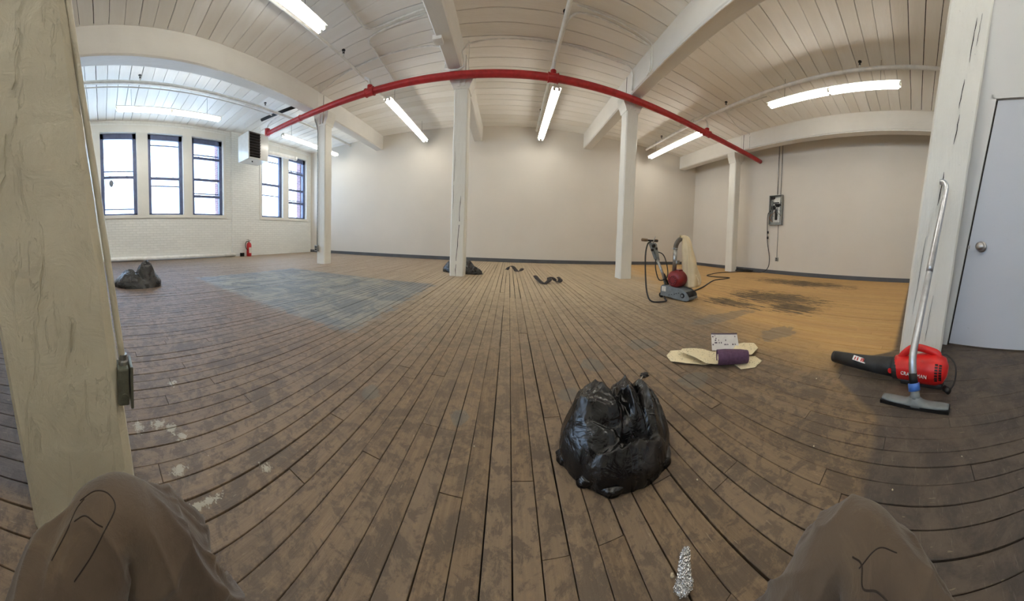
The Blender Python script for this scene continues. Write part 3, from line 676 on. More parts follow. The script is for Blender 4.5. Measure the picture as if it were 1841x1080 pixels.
# ------------------------------------------------------------------ electrical panel on the right wall
M_pan = plain('grey_panel_steel', (150, 152, 148), .45, .5, .1, 12, .05); M_cop = plain('copper_wire', (170, 110, 60), .4, .7, .1, 30, 0)
ep = empty('electrical_panel', (XR, 4.34, 1.58)); tag(ep, 'open grey electrical panel with exposed black wiring on the wall', 'electrical panel')
bm = bmesh.new(); bx(bm, -.012, 0, -.24, .24, 0, .96); 
for a in ((-.11, 0, -.24, -.225, 0, .96), (-.11, 0, .225, .24, 0, .96), (-.11, 0, -.24, .24, 0, .015), (-.11, 0, -.24, .24, .945, .96)): bx(bm, *a)
obj('panel_box', bm, M_pan, ep)
M_silver = plain('bright_bus_plate', (205, 205, 200), .35, .4, .1, 14, 0)
box('bus_plate', -.04, -.014, -.14, .1, .08, .88, M_silver, ep, bev=.01)
for k, (a, b, z0, z1) in enumerate(((-.12, .05, .58, .68), (-.17, .0, .62, .66), (-.05, .03, .16, .5), (.02, .17, .5, .62), (.06, .2, .84, .92), (-.1, .1, .7, .73))): box('breaker', -.075, -.035, a, b, z0, z1, M_black, ep, bev=.006)
random.seed(3)
for k in range(9):
    ya, yb = random.uniform(-.2, .2), random.uniform(-.2, .2); za, zb = random.uniform(.1, .5), random.uniform(.5, .9)
    pipe('wire', spline([(-.05, ya, za), (-.085, (ya+yb)/2+random.uniform(-.1, .1), (za+zb)/2), (-.05, yb, zb)], 6), .006, M_black if k % 3 else M_pan, ep, 6)
pipe('wire', spline([(-.05, .12, .1), (-.09, .2, .2), (-.08, .17, .32), (-.05, .05, .4)], 6), .008, M_cop, ep, 6)
for k, yy in enumerate((-.02, -.14)):
    o = pipe('wall_conduit', [(XR-.03, 4.34+yy, 2.54), (XR-.03, 4.34+yy, ZC)], .013, M_galv, None, 8); tag(o, ('thicker metal conduit rising from the top of the electrical panel', 'metal conduit rising from the corner of the electrical panel')[k], 'conduit', 'panel conduits')
wo = empty('wall_outlet', (XR, 4.25, .47)); tag(wo, 'small metal outlet box below the electrical panel', 'outlet')
bm = bmesh.new(); bx(bm, -.05, 0, -.05, .05, -.06, .06, bev=.006); obj('outlet_box', bm, M_galv, wo)
for dz in (-.025, .025): box('socket', -.055, -.048, -.02, .02, dz-.015, dz+.015, M_dark, wo)
pipe('conduit_tube', [(-.02, 0, .05), (-.02, 0, 1.12)], .009, M_galv, wo, 8)
M_cab = plain('black_rubber_cable', (26, 24, 23), .5, 0, .1, 20, 0)
pc = empty('power_cable', (XR-.07, 4.56, 0)); tag(pc, 'black cable from the panel trailing over the floor to a coil by the slim post', 'cable')
o3 = pc.location
R3 = lambda pts: [Vector(p)-o3 for p in pts]
pipe('cord', R3(spline([(XR-.05, 4.54, 2.05), (XR-.09, 4.62, 1.9), (XR-.06, 4.63, 1.3), (XR-.06, 4.60, .95), (XR-.07, 4.50, .5), (XR-.08, 4.54, .18), (XR-.12, 4.75, .02), (6.9, 5.1, .014), (6.65, 5.25, .014), (6.2, 5.28, .014), (5.6, 5.3, .014), (5.1, 5.1, .014), (4.75, 4.9, .014), (4.75, 4.6, .014), (4.95, 4.3, .014), (4.7, 4.2, .014), (4.2, 4.1, .014), (3.3, 3.5, .014), (2.75, 3.2, .014), (2.45, 3.12, .014)], 7)), .012, M_cab, pc, 8)
for zz in (1.12, 1.3): pipe('plug', R3([(XR-.06, 4.61, zz), (XR-.06, 4.615, zz+.08)]), .03, M_black, pc, 10)
bm = bmesh.new(); pts = []
for k in range(150): a = k*.42; rr = .3+.09*math.sin(k*.37); pts.append((6.88-o3.x+rr*.8*math.cos(a), 5.55-o3.y+rr*1.4*math.sin(a), .015+.03*abs(math.sin(k*.9))+.0002*k))
tube(bm, pts, .011, 6); obj('coil', bm, M_cab, pc, smooth=True)

# ------------------------------------------------------------------ floor sander
random.seed(11)
sd = empty('floor_sander', (2.277, 2.90, 0), math.radians(19.3)); tag(sd, 'grey drum floor sander with red motor and beige dust bag', 'floor sander')
M_sg = plain('grey_cast_metal', (122, 128, 130), .42, .25, .1, 20, .15); M_sr = plain('dark_red_motor', (124, 26, 30), .4, 0, .1, 20, .1)
M_al = plain('scuffed_aluminium', (160, 160, 158), .3, .9, .2, 30, .1)
def cloth(name, c, sc=30, bs=.3, rough=.85):
    t = NT(name); p = t.pos(obj=True); a = t.noise(p, sc, 5, .6); b = t.noise(p, 3, 4); c = lin(c)
    t.set(Base_Color=t.mix(t.ramp(b, .3, .7), tuple(x*.8 for x in c), c), Roughness=rough, Specular_IOR_Level=.2, Sheen_Weight=.15); t.bump(a, bs, .004); return t.m
M_bag = cloth('beige_canvas', (224, 206, 170), 60, .2)
# side profile in (y, z): back is +y ; body between x -.12 and .12
prof = [(.25, .03), (.25, .16), (.22, .19), (.0, .175), (-.08, .17), (-.15, .15), (-.2, .11), (-.235, .06), (-.235, .03), (-.2, .012), (-.1, .012), (.1, .03)]
bm = bmesh.new(); prism(bm, prof, -.12, .12, Matrix.Rotation(PI/2, 4, 'Z') @ Matrix.Scale(-1, 4, (0, 1, 0))); 
bmesh.ops.bevel(bm, geom=list(bm.edges), offset=.006, segments=2, affect='EDGES'); obj('housing', bm, M_sg, sd)
bm = bmesh.new(); lathe(bm, [(.065, -.11), (.065, .11)], 20, Matrix.Translation((0, -.165, .067)) @ Matrix.Rotation(PI/2, 4, 'Y')); obj('sanding_drum', bm, M_black, sd, smooth=True)
bm = bmesh.new(); lathe(bm, [(.033, 0), (.03, .008)], 16, Matrix.Translation((-.121, -.13, .08)) @ Matrix.Rotation(-PI/2, 4, 'Y')); obj('drum_cap', bm, M_black, sd)
bm = bmesh.new(); lathe(bm, [(.004, .0), (.018, .002), (.018, .006)], 12, Matrix.Translation((-.129, -.13, .08)) @ Matrix.Rotation(-PI/2, 4, 'Y')); obj('cap_nut', bm, M_sg, sd)
box('maker_plate', -.124, -.121, .15, .22, .1, .17, plain('pale_plate', (214, 210, 200), .5), sd)
for k in range(5): bm = bmesh.new(); lathe(bm, [(.006, 0), (.006, .005)], 8, Matrix.Translation((-.121, .1-.04*k-random.random()*.02, .06+.012*k)) @ Matrix.Rotation(-PI/2, 4, 'Y')); obj('bolt', bm, M_black, sd)
for s in (-1, 1):
    bm = bmesh.new(); lathe(bm, [(.035, -.015), (.038, 0), (.035, .015)], 16, Matrix.Translation((s*.1, .24, .038)) @ Matrix.Rotation(PI/2, 4, 'Y')); obj('rear_wheel', bm, M_black, sd, smooth=True)
bm = bmesh.new(); lathe(bm, [(.03, -.125), (.09, -.12), (.118, -.095), (.122, -.04), (.122, .05), (.1, .1), (.03, .11)], 22, Matrix.Translation((-.0, .03, .29)) @ Matrix.Rotation(PI/2, 4, 'Y')); obj('motor', bm, M_sr, sd, smooth=True)
bm = bmesh.new(); lathe(bm, [(.07, 0), (.066, .008)], 20, Matrix.Translation((-.131, .03, .275)) @ Matrix.Rotation(-PI/2, 4, 'Y')); obj('motor_vent_cap', bm, M_sr, sd)
box('motor_neck', -.06, .05, -.02, .08, .36, .42, M_sr, sd, bev=.01)
for k in range(10):
    a = k*2*PI/10; bm = bmesh.new(); bx(bm, -.14, -.136, -.008, .008, -.006, .006, Matrix.Translation((0, .03+.05*math.cos(a), .275+.05*math.sin(a))) @ Matrix.Rotation(-a, 4, 'X')); obj('vent_slot', bm, M_black, sd)
pipe('dust_pipe', [(-.075, .05, .4), (-.075, .05, .72)], .03, M_al, sd, 16)
pipe('dust_elbow', spline([(-.075, .05, .7), (-.07, .045, .76), (-.045, .03, .82), (.0, .0, .86), (.05, -.03, .845), (.06, -.04, .82)], 5), .034, plain('worn_rubber', (92, 84, 74), .6, 0, .2), sd, 14)
bm = bmesh.new(); tube(bm, [(-.075, .05, .705), (-.075, .05, .725)], .036, 14); bx(bm, -.135, -.1, .04, .06, .705, .72); obj('hose_clamp', bm, M_al, sd)
bm = bmesh.new(); bx(bm, -.09, -.02, .0, .03, .5, .55, bev=.008); obj('pipe_bracket', bm, M_al, sd)
# handle
pipe('handle_post', [(-.06, .2, .18), (-.085, .25, .35), (-.13, .33, .56)], .02, M_al, sd, 12)
pipe('handle_brace', [(-.02, .18, .18), (-.06, .24, .34)], .013, M_black, sd, 8)
bm = bmesh.new(); hexa(bm, [(-.15, .3, .52), (-.08, .3, .52), (-.08, .37, .53), (-.15, .37, .53)], [(-.24, .36, .78), (-.1, .36, .78), (-.1, .43, .79), (-.24, .43, .79)])
bmesh.ops.bevel(bm, geom=list(bm.edges), offset=.012, segments=2, affect='EDGES'); obj('switch_housing', bm, M_sg, sd)
for x, z, r in ((-.2, .74, .028), (-.14, .7, .022), (-.23, .68, .02), (-.12, .62, .018)):
    bm = bmesh.new(); lathe(bm, [(r, 0), (r*.9, .025)], 12, Matrix.Translation((x, .355, z)) @ Matrix.Rotation(PI/2, 4, 'X')); obj('control_knob', bm, M_black, sd)
pipe('handle_bar', [(-.35, .42, .815), (-.05, .4, .815)], .014, M_black, sd, 10)
for x0, x1 in ((-.37, -.27), (-.09, -.03)): pipe('grip', [(x0, .42, .818), (x1, .415, .818)], .022, plain('worn_grip', (122, 98, 74), .7) if x0 < -.3 else bpy.data.materials['worn_grip'], sd, 12)
pipe('lever', [(-.17, .38, .78), (-.14, .37, .88)], .008, M_al, sd, 8)
pipe('motor_cord', spline([(-.12, .36, .66), (-.03, .3, .62), (.0, .25, .5), (-.02, .2, .34), (-.08, .2, .27), (-.16, .25, .26), (-.17, .31, .4), (-.16, .33, .55)], 6), .008, M_cab, sd, 8)
pipe('supply_cord', spline([(-.2, .4, .8), (-.27, .4, .76), (-.33, .38, .6), (-.4, .3, .3), (-.47, .2, .1), (-.47, .12, .016), (-.38, .02, .014), (-.28, .02, .014), (-.2, .1, .014), (-.14, .16, .03)], 7), .011, M_cab, sd, 8)
# dust bag: a drooping pear-shaped sack folded over the elbow
bm = bmesh.new(); ax = spline([(-.01, -.01, .89), (.045, -.04, .86), (.08, -.06, .74), (.11, -.08, .58), (.145, -.09, .42), (.175, -.10, .29), (.18, -.105, .2), (.17, -.105, .16)], 7)
n = len(ax); rings = []
for i, p in enumerate(ax):
    f = i/(n-1); r = .04+.115*min(1, f*1.45)**.9 if f < .85 else .155*math.sqrt(max(.0, 1-((f-.85)/.16)**2))
    ring = []
    for k in range(40):
        a = 2*PI*k/40; w = 1+.16*math.sin(3*a+f*3)+.13*abs(math.sin(3.5*a+2*f+1))-.10*abs(math.sin(5*a+f*2))
        q = Vector((math.cos(a), math.sin(a)*.72, 0))*r*w; q.z = .02*math.sin(5*a+6*f)*(1-f)
        ring.append(bm.verts.new(p+q+Vector([noise.noise(p*6+q*10+Vector((s, 0, 0)))*.012 for s in (0, 4, 8)])))
    rings.append(ring)
for i in range(n-1):
    for k in range(40): bm.faces.new((rings[i][k], rings[i][(k+1)%40], rings[i+1][(k+1)%40], rings[i+1][k]))
bm.faces.new(rings[0][::-1]); bm.faces.new(rings[-1]); obj('dust_bag', bm, M_bag, sd, smooth=True)
pipe('draw_string', spline([(.05, -.235, .36), (.1, -.24, .3), (.13, -.245, .22)], 5), .006, plain('white_cord', (235, 225, 200), .7), sd, 6)

# ------------------------------------------------------------------ leaf blower
bd = Vector((1.68, .52, 0))-Vector((1.47, -.22, 0)); brz = math.atan2(bd.y, bd.x)
bl = empty('leaf_blower', (1.56, .03, 0), brz); tag(bl, 'red electric leaf blower with a long black nozzle', 'leaf blower')
# local x towards the nozzle tip; camera looks from +y side
M_br = plain('red_plastic', (214, 34, 32), .35, 0, .08, 12, .05); M_bb = plain('dusty_black_plastic', (38, 38, 38), .5, 0, .35, 9, .1)
CR = lambda pts: spline(pts, 4)
bm = bmesh.new(); ax = [(-.245, 0, .095), (-.225, 0, .098), (-.18, 0, .102), (-.1, 0, .098), (-.02, 0, .09), (.04, 0, .085), (.07, 0, .083)]; rd = [.03, .068, .084, .082, .068, .066, .062]
tube(bm, ax, .08, 24, radii=rd, flat=1.02); obj('body', bm, M_br, bl, smooth=True)
bm = bmesh.new(); tube(bm, [(.05, 0, .08), (.14, 0, .074), (.3, 0, .062), (.5, 0, .05)], .05, 22, radii=[.058, .053, .044, .036]); obj('nozzle', bm, M_bb, bl, smooth=True)
bm = bmesh.new(); tube(bm, [(.49, 0, .05), (.515, 0, .049)], .037, 22, radii=[.0375, .034]); obj('nozzle_tip', bm, M_bb, bl)
bm = bmesh.new(); tube(bm, [(.045, 0, .082), (.075, 0, .08)], .066, 24); obj('nozzle_collar', bm, M_bb, bl)
bm = bmesh.new(); lathe(bm, [(.016, 0), (.013, .008)], 14, Matrix.Translation((.085, .052, .075)) @ Matrix.Rotation(-PI/2, 4, 'X')); obj('lock_button', bm, M_br, bl)
bm = bmesh.new(); tube(bm, CR([(.05, 0, .125), (.02, 0, .165), (-.03, 0, .205), (-.08, 0, .212), (-.15, 0, .2), (-.185, 0, .185), (-.195, 0, .15), (-.19, 0, .12)]), .019, 14, flat=1.1); obj('handle', bm, M_br, bl, smooth=True)
bm = bmesh.new(); bx(bm, -.22, .03, -.03, .03, .0, .03, bev=.01); obj('foot', bm, M_bb, bl)
for row in range(7):
    for s in (0, 1):
        bm = bmesh.new(); a = -.35+row*.17; x = -.19-s*.022; rr = .083 if s == 0 else .074
        M_ = Matrix.Translation((x, math.cos(a)*rr, .1+math.sin(a)*rr)) @ Matrix.Rotation(a, 4, 'X'); bx(bm, -.008, .008, -.002, .003, -.004, .004, M_); obj('vent_slot', bm, M_black, bl)
pipe('power_cord', spline([(-.19, 0, .185), (-.24, .0, .185), (-.29, .02, .14), (-.29, .04, .06), (-.26, .06, .02), (-.24, .05, .04)], 6), .005, M_cab, bl, 8)
pipe('cord_plug', [(-.235, .05, .025), (-.265, .075, .022)], .017, M_black, bl, 10)
M_wht = plain('white_print', (236, 234, 230), .5, 0, .03); 
ry = Matrix.Rotation(0, 4, 'Z')
# lettering on the side facing the camera (+y local): x axis must run towards -x
def side(x, y, z, tilt=0, roll=0): return Matrix.Translation((x, y, z)) @ Matrix.Rotation(roll, 4, 'Y') @ Matrix.Rotation(PI, 4, 'Z') @ Matrix.Rotation(PI/2+tilt, 4, 'X')
text('lettering', 'CRAFTSMAN', .0265, M_wht, bl, side(-.065, .0865, .088, 0, -.02), .002)
bm = bmesh.new(); bx(bm, -.045, .045, -.0015, .0015, -.0145, .0145, Matrix.Translation((.3, .0355, .0905)) @ Matrix.Rotation(-.07, 4, 'Y') @ Matrix.Rotation(.75, 4, 'X')); obj('warning_sticker', bm, M_wht, bl)
M_rp = plain('red_print', (190, 60, 50), .6)
for dx in (-.028, -.015, .012, .03):
    bm = bmesh.new(); bx(bm, -.004, .004, .001, .003, -.010, .010, Matrix.Translation((.3+dx, .0355, .0905)) @ Matrix.Rotation(-.07, 4, 'Y') @ Matrix.Rotation(.75, 4, 'X')); obj('sticker_mark', bm, M_rp, bl)

# ------------------------------------------------------------------ vacuum wand with floor tool
vw = empty('vacuum_wand', (1.33, -.02, 0)); tag(vw, 'bent steel vacuum wand with a grey floor tool and blue ring', 'vacuum wand')
V = lambda p: (p[0]-1.33, p[1]+.02, p[2])
wp = [V(p) for p in ((1.350, -.007, .142), (1.358, -.004, .175), (1.372, -.003, .215), (1.40, -.010, .27), (1.50, -.050, .46), (1.61, -.094, .672))]
wp2 = [V(p) for p in ((1.60, -.090, .655), (1.70, -.130, .85), (1.80, -.170, 1.04), (1.872, -.199, 1.18), (1.905, -.212, 1.24), (1.927, -.215, 1.285), (1.945, -.20, 1.315), (1.958, -.178, 1.322))]
M_ch = plain('satin_chrome_tube', (190, 192, 196), .3, .85, .12, 14, 0)
pipe('lower_tube', spline(wp, 6), .0205, M_ch, vw, 18); pipe('upper_tube', spline(wp2, 6), .0222, M_ch, vw, 18)
pipe('cuff', [V((1.337, -.012, .1)), V((1.353, -.005, .148))], .0225, M_black, vw, 18)
pipe('blue_ring', [V((1.327, -.016, .072)), V((1.338, -.011, .104))], .030, plain('blue_plastic', (62, 110, 190), .4), vw, 20)
ha = Vector((1.36, .145, 0)); hb = Vector((1.275, -.185, 0)); hd = (hb-ha).normalized(); hn = Vector((-hd.y, hd.x, 0)); 
if hn.x > 0: hn = -hn
hc = (ha+hb)/2-Vector((1.33, -.02, 0)); L2 = (hb-ha).length/2
M_gt = plain('dusty_grey_plastic', (118, 124, 126), .5, 0, .12, 14, .05)
bm = bmesh.new(); N = 28; rows = []
for i in range(N+1):
    u = -1+2*i/N; e = 1-abs(u)**6*.35; hgt = .026+.038*math.exp(-(u/.2)**2); w = (.03+.004*math.exp(-(u/.25)**2))*e
    c0 = hc+hd*u*L2
    rows.append([bm.verts.new(c0+hn*a+Vector((0, 0, z))) for a, z in ((w, .012), (w, .024), (w*.55, .024+(hgt-.024)*.75), (0, hgt), (-w*.55, .024+(hgt-.024)*.75), (-w, .024), (-w, .012))])
for i in range(N):
    for k in range(6): bm.faces.new((rows[i][k], rows[i+1][k], rows[i+1][k+1], rows[i][k+1]))
    bm.faces.new((rows[i][6], rows[i+1][6], rows[i+1][0], rows[i][0]))
bm.faces.new(rows[0]); bm.faces.new(rows[-1][::-1]); obj('floor_tool', bm, M_gt, vw, smooth=True)
bm = bmesh.new(); lathe(bm, [(.03, .035), (.024, .055), (.021, .078)], 18, Matrix.Translation(hc*.7)); obj('swivel_neck', bm, M_gt, vw, smooth=True)
bm = bmesh.new(); rows = []
for i in range(N+1):
    u = -1+2*i/N; c0 = hc+hd*u*L2*1.02; j = random.uniform(-.0015, .0015)
    rows.append([bm.verts.new(c0+hn*a+Vector((0, 0, z))) for a, z in ((.033+j, .0005), (.033+j, .016), (-.033, .016), (-.033, .0005))])
for i in range(N):
    for k in range(4): bm.faces.new((rows[i][k], rows[i+1][k], rows[i+1][(k+1)%4], rows[i][(k+1)%4]))
bm.faces.new(rows[0]); bm.faces.new(rows[-1][::-1]); obj('brush_strip', bm, M_black, vw)

# ------------------------------------------------------------------ sanding papers and roll
def printed(name, base, ink, scale=90, thr=.62):
    t = NT(name); p = t.pos((1, 2.4, 1), obj=True); v = t.noise(p, scale, 1, .5); m = t.noise(t.pos(obj=True), 14, 2)
    f = t.math('MULTIPLY', t.ramp(v, thr, thr+.03), t.ramp(m, .42, .5)); t.set(Base_Color=t.mix(t.math('MULTIPLY', f, .8), lin(base), lin(ink)), Roughness=.8); return t.m
M_pap = printed('cream_sandpaper_backing', (222, 208, 172), (96, 82, 56)); M_sheet = plain('pale_grey_card', (200, 194, 188), .7, 0, .05)
def sheet(name, pts, zf, mat, label, cat, group, th=.0015, n=12):
    # pts: outline polygon (x,y); heights by zf(x,y)
    cx = sum(p[0] for p in pts)/len(pts); cyy = sum(p[1] for p in pts)/len(pts)
    bm = bmesh.new(); rings = []
    for f in [1-i/n for i in range(n)]:
        ring = []
        m = 6
        for i in range(len(pts)):
            a, b = Vector(pts[i]), Vector(pts[(i+1) % len(pts)])
            for k in range(m):
                p = a.lerp(b, k/m); x = cx+(p.x-cx)*f; y = cyy+(p.y-cyy)*f
                ring.append(bm.verts.new((x-cx, y-cyy, zf(x, y))))
        rings.append(ring)
    L = len(rings[0])
    for i in range(n-1):
        for k in range(L): bm.faces.new((rings[i][k], rings[i][(k+1)%L], rings[i+1][(k+1)%L], rings[i+1][k]))
    bm.faces.new(rings[-1])
    o = obj(name, bm, mat, None, smooth=True, loc=(cx, cyy, 0)); md = o.modifiers.new('thickness', 'SOLIDIFY'); md.thickness = th; md.offset = 1
    return tag(o, label, cat, group)
G = 'loose sanding papers'
def along(x, y): return (x-1.02)*.78-(y-1.38)*.62      # left to right across the pile
sheet('sanding_paper', [(1.03, 1.42), (1.10, 1.47), (1.24, 1.36), (1.36, 1.22), (1.28, 1.14), (1.16, 1.17), (1.06, 1.24), (1.0, 1.33)], lambda x, y: .004+.02*max(0, math.sin(along(x, y)*14))*.5, M_pap, 'cream sanding paper with a curled rounded end, lowest of the pile', 'sanding paper', G)
sheet('sanding_paper', [(1.09, 1.35), (1.13, 1.38), (1.27, 1.31), (1.38, 1.2), (1.27, 1.08), (1.13, 1.14)], lambda x, y: .016+.03*abs(math.sin(along(x, y)*9+.4)), M_pap, 'wavy cream printed sanding paper running up to the purple roll', 'sanding paper', G)
sheet('sanding_paper', [(1.3, 1.05), (1.42, 1.12), (1.50, 1.03), (1.47, .95), (1.36, .93), (1.28, .98)], lambda x, y: .005, M_pap, 'flat cream sanding paper sticking out in front of the roll', 'sanding paper', G)
sheet('sanding_paper', [(1.41, 1.16), (1.52, 1.22), (1.62, 1.22), (1.64, 1.14), (1.58, 1.06), (1.46, 1.04)], lambda x, y: .02+.02*abs(math.sin(along(x, y)*11)), M_pap, 'fanned cream sanding paper behind the roll, beside the card', 'sanding paper', G)
t0 = empty('instruction_card', (1.42, 1.235, 0), math.atan2(-.12, .15)); tag(t0, 'pale printed card leaning upright behind the purple roll', 'card')
bm = bmesh.new(); Mc = Matrix.Translation((0, 0, .02)) @ Matrix.Rotation(-.9, 4, 'X'); bx(bm, -.1, .1, -.0015, .0015, -.01, .13, Mc); obj('card_sheet', bm, M_sheet, t0)
random.seed(5)
bm = bmesh.new()
for k in range(26):
    x = random.uniform(-.09, .085); z = random.choice((.1, .108, .05, .07, .085, .035)); w = random.uniform(.002, .006)
    if random.random() < .75: bx(bm, x-w, x+w, -.003, -.0012, z-.005, z+.005, Mc)
bx(bm, -.1, .1, -.003, -.001, .118, .13, Mc)
obj('card_print', bm, plain('faded_purple_ink', (86, 74, 84), .7), t0)
ra, rb = Vector((1.215, 1.125, 0)), Vector((1.375, 1.005, 0)); rm = (ra+rb)/2
rl = empty('sandpaper_roll', (rm.x, rm.y, .04), math.atan2((rb-ra).y, (rb-ra).x)); tag(rl, 'dark purple roll of sandpaper lying on the cream papers', 'roll')
M_pur = plain('purple_abrasive', (88, 60, 84), .8, 0, .12, 60, .2)
bm = bmesh.new(); tube(bm, [(-.1, 0, .012), (-.05, 0, .014), (.05, 0, .012), (.1, 0, .008)], .05, 26, caps=False, radii=[.047, .048, .045, .040]); tube(bm, [(-.1, 0, .012), (0, 0, .012), (.1, 0, .008)], .04, 22, caps=False, radii=[.043, .042, .036])
obj('rolled_sheet', bm, M_pur, rl, smooth=True)
pipe('roll_core', [(-.097, 0, .012), (.097, 0, .008)], .02, M_pap, rl, 14)

# ------------------------------------------------------------------ black bin bags
def plastic(name, c=(9, 9, 11), rough=.24):
    t = NT(name); p = t.pos(obj=True); a = t.noise(p, 9, 3, .5, 1.5); d = t.noise(p, 45, 5)
    dust = t.ramp(t.noise(p, 6, 6, .7), .48, .68)
    c = lin(c); t.set(Base_Color=t.mix(t.math('MULTIPLY', dust, .13), c, lin((112, 98, 78))), Roughness=t.math('ADD', rough, t.math('MULTIPLY', dust, .25)), Specular_IOR_Level=.6)
    rd = t.math('ABSOLUTE', t.math('SUBTRACT', t.noise(p, 16, 3, .5, .8), .5)); t.bump(t.math('ADD', t.math('MULTIPLY', rd, .9), t.math('MULTIPLY', d, .04)), .5, .02); return t.m
M_pl = plastic('crumpled_black_plastic')
b1 = empty('bin_bag', (.405, .845, 0), -.1); tag(b1, 'large crumpled black plastic bag alone on the bare boards', 'bin bag', 'black bin bags')
def pldist(p, line):       # distance from a point to a polyline, and how far along
    best = 9; tt = 0; n = len(line)-1
    for k in range(n):
        a, b = line[k], line[k+1]; ab = b-a; t = max(0, min(1, (p-a).dot(ab)/ab.length_squared)); d = (p-(a+ab*t)).length
        if d < best: best = d; tt = (k+t)/n
    return best, tt
def draped(rx, ry, H, feats, seed, NR=90, NA=240, lobes=((0, 0, 1, 1),)):
    # a limp sack: domes cut by sharp folds (crest > 0, valley < 0) given as lines in plan
    F = [([Vector(q) for q in ln], a, w) for ln, a, w in feats]
    bm = bmesh.new(); rings = []; top = bm.verts.new((0, 0, 0))
    def height(x, y, rr):
        p = Vector((x, y)); wob = Vector((noise.noise(Vector((x*11, y*11, seed))), noise.noise(Vector((x*11, y*11, seed+5)))))*.012
        pw = p+wob; z = 0
        for cx, cy, r0, h in lobes:
            d = ((pw-Vector((cx, cy))).length)/r0; z = max(z, h*math.sqrt(max(0, 1-min(1, d)**2.2)))
        z = max(z, .33*H*(1-rr**6))
        for ln, a, w in F:
            d, t = pldist(pw, ln); z += a*math.exp(-d/w)*(.35+.65*math.sin(PI*min(1, max(0, t*.9+.05))))
        q = Vector((x*15, y*15, seed*2)); w2 = Vector((x, y, 0))*13+Vector((noise.noise(q*.5), noise.noise(q*.5+Vector((7, 0, 0))), 0))*1.2
        z += .010*(1-2.2*abs(noise.noise(w2)))+.005*(1-2.2*abs(noise.noise(w2*2.3+Vector((0, 0, 4)))))
        return max(0, z)*(1-rr**9)
    for i in range(1, NR+1):
        rr = (i/NR)**.85; ring = []
        for k in range(NA):
            a = 2*PI*k/NA; o = 1+.05*noise.noise(Vector((math.cos(a)*1.5, math.sin(a)*1.5, seed)))+.018*(1-2*abs(noise.noise(Vector((math.cos(a)*6, math.sin(a)*6, seed)))))
            x, y = math.cos(a)*rx*rr*o, math.sin(a)*ry*rr*o
            z = height(x, y, rr)+.001; bulge = 1+.10*math.sin(PI*min(1, z/(.6*H)))*rr**4
            ring.append(bm.verts.new((x*bulge, y*bulge, z)))
        rings.append(ring)
    top.co = (0, 0, sum(v.co.z for v in rings[0])/NA)
    for k in range(NA): bm.faces.new((top, rings[0][k], rings[0][(k+1)%NA]))
    for i in range(NR-1):
        for k in range(NA): bm.faces.new((rings[i][k], rings[i+1][k], rings[i+1][(k+1)%NA], rings[i][(k+1)%NA]))
    return bm
FE = [([(.0, .12), (.005, .07), (.0, .02), (.03, -.04)], -.026, .014), ([(-.10, .13), (-.06, .04), (-.035, -.03), (-.01, -.075)], .022, .014), ([(-.17, .03), (-.12, -.035), (-.06, -.045)], .026, .013),
      ([(-.13, -.06), (-.06, -.075), (.0, -.06)], -.035, .014), ([(.06, .12), (.05, .04), (.045, -.03), (.055, -.1)], .026, .010), ([(.085, .12), (.085, .04), (.08, -.04), (.085, -.11)], -.035, .009),
      ([(.10, .11), (.115, .04), (.115, -.04), (.115, -.11)], .024, .009), ([(.12, .1), (.14, .03), (.145, -.04), (.14, -.1)], -.035, .008), ([(.13, .09), (.165, .02), (.17, -.05), (.16, -.09)], .022, .008),
      ([(-.03, -.085), (.03, -.095), (.08, -.09)], -.05, .018), ([(-.15, -.085), (-.08, -.125), (.02, -.135), (.12, -.115), (.16, -.07)], .030, .012), ([(-.14, .08), (-.13, .0)], .012, .012), ([(.02, .1), (.06, .06)], .02, .012)]
bm = draped(.20, .168, .235, FE, 3.0, lobes=((-.075, .02, .15, .205), (.08, .03, .14, .2), (0, .04, .16, .18), (0, -.02, .19, .12)))
obj('bag_body', bm, M_pl, b1, smooth=True)
# slack mouth of the bag: a folded skirt lying on the floor in front
bm = bmesh.new(); rows = []; NA = 150
for i in range(NA+1):
    a = math.radians(-185+215*i/NA); row = []
    out = 1+.10*noise.noise(Vector((a*1.7, 3, 0)))+.05*noise.noise(Vector((a*6, 1, 0)))
    for k, (f, z) in enumerate(((.88, .008), (.96, .022), (1.03, .028), (1.09, .018), (1.12, .003), (1.04, .001), (.9, .001))):
        w = .010*math.sin(a*11+k*.9)+.012*noise.noise(Vector((a*5, k*.6, 2)))
        rr = f*out; row.append(bm.verts.new((math.cos(a)*.186*rr+w*math.cos(a), math.sin(a)*.155*rr+w*math.sin(a), max(.001, z*(1+.5*noise.noise(Vector((a*3, k, 7))))))))
    rows.append(row)
for i in range(NA):
    for k in range(6): bm.faces.new((rows[i][k], rows[i+1][k], rows[i+1][k+1], rows[i][k+1]))
obj('bag_mouth', bm, M_pl, b1, smooth=True)
bm = draped(.36, .26, .3, [([(.2, .1), (.13, .0), (.0, -.12)], .06, .03), ([(.1, .1), (.0, .0), (-.15, -.1)], -.05, .03), ([(.18, .0), (.26, -.1)], .05, .025), ([(-.25, .1), (-.1, .02), (.05, -.05)], .05, .03), ([(-.2, -.1), (.0, -.16), (.2, -.14)], .04, .02)], 6.0, 50, 120, ((.13, .02, .19, .33), (-.12, 0, .26, .2), (.24, -.04, .16, .2)))
o = obj('bin_bag', bm, M_pl, None, smooth=True, loc=(-3.95, .52, 0), rot=(0, 0, 1.45)); tag(o, 'black plastic bag with a peaked tip beside the rough cream post', 'bin bag', 'black bin bags')
bm = draped(.46, .22, .3, [([(.0, .1), (.2, .0), (.38, -.08)], .06, .03), ([(.05, .0), (.2, -.08), (.34, -.12)], -.05, .03), ([(-.3, .1), (-.25, -.1)], .04, .03)], 9.0, 50, 120, ((-.25, .0, .2, .24), (.05, .02, .24, .25), (.28, -.02, .18, .13)))
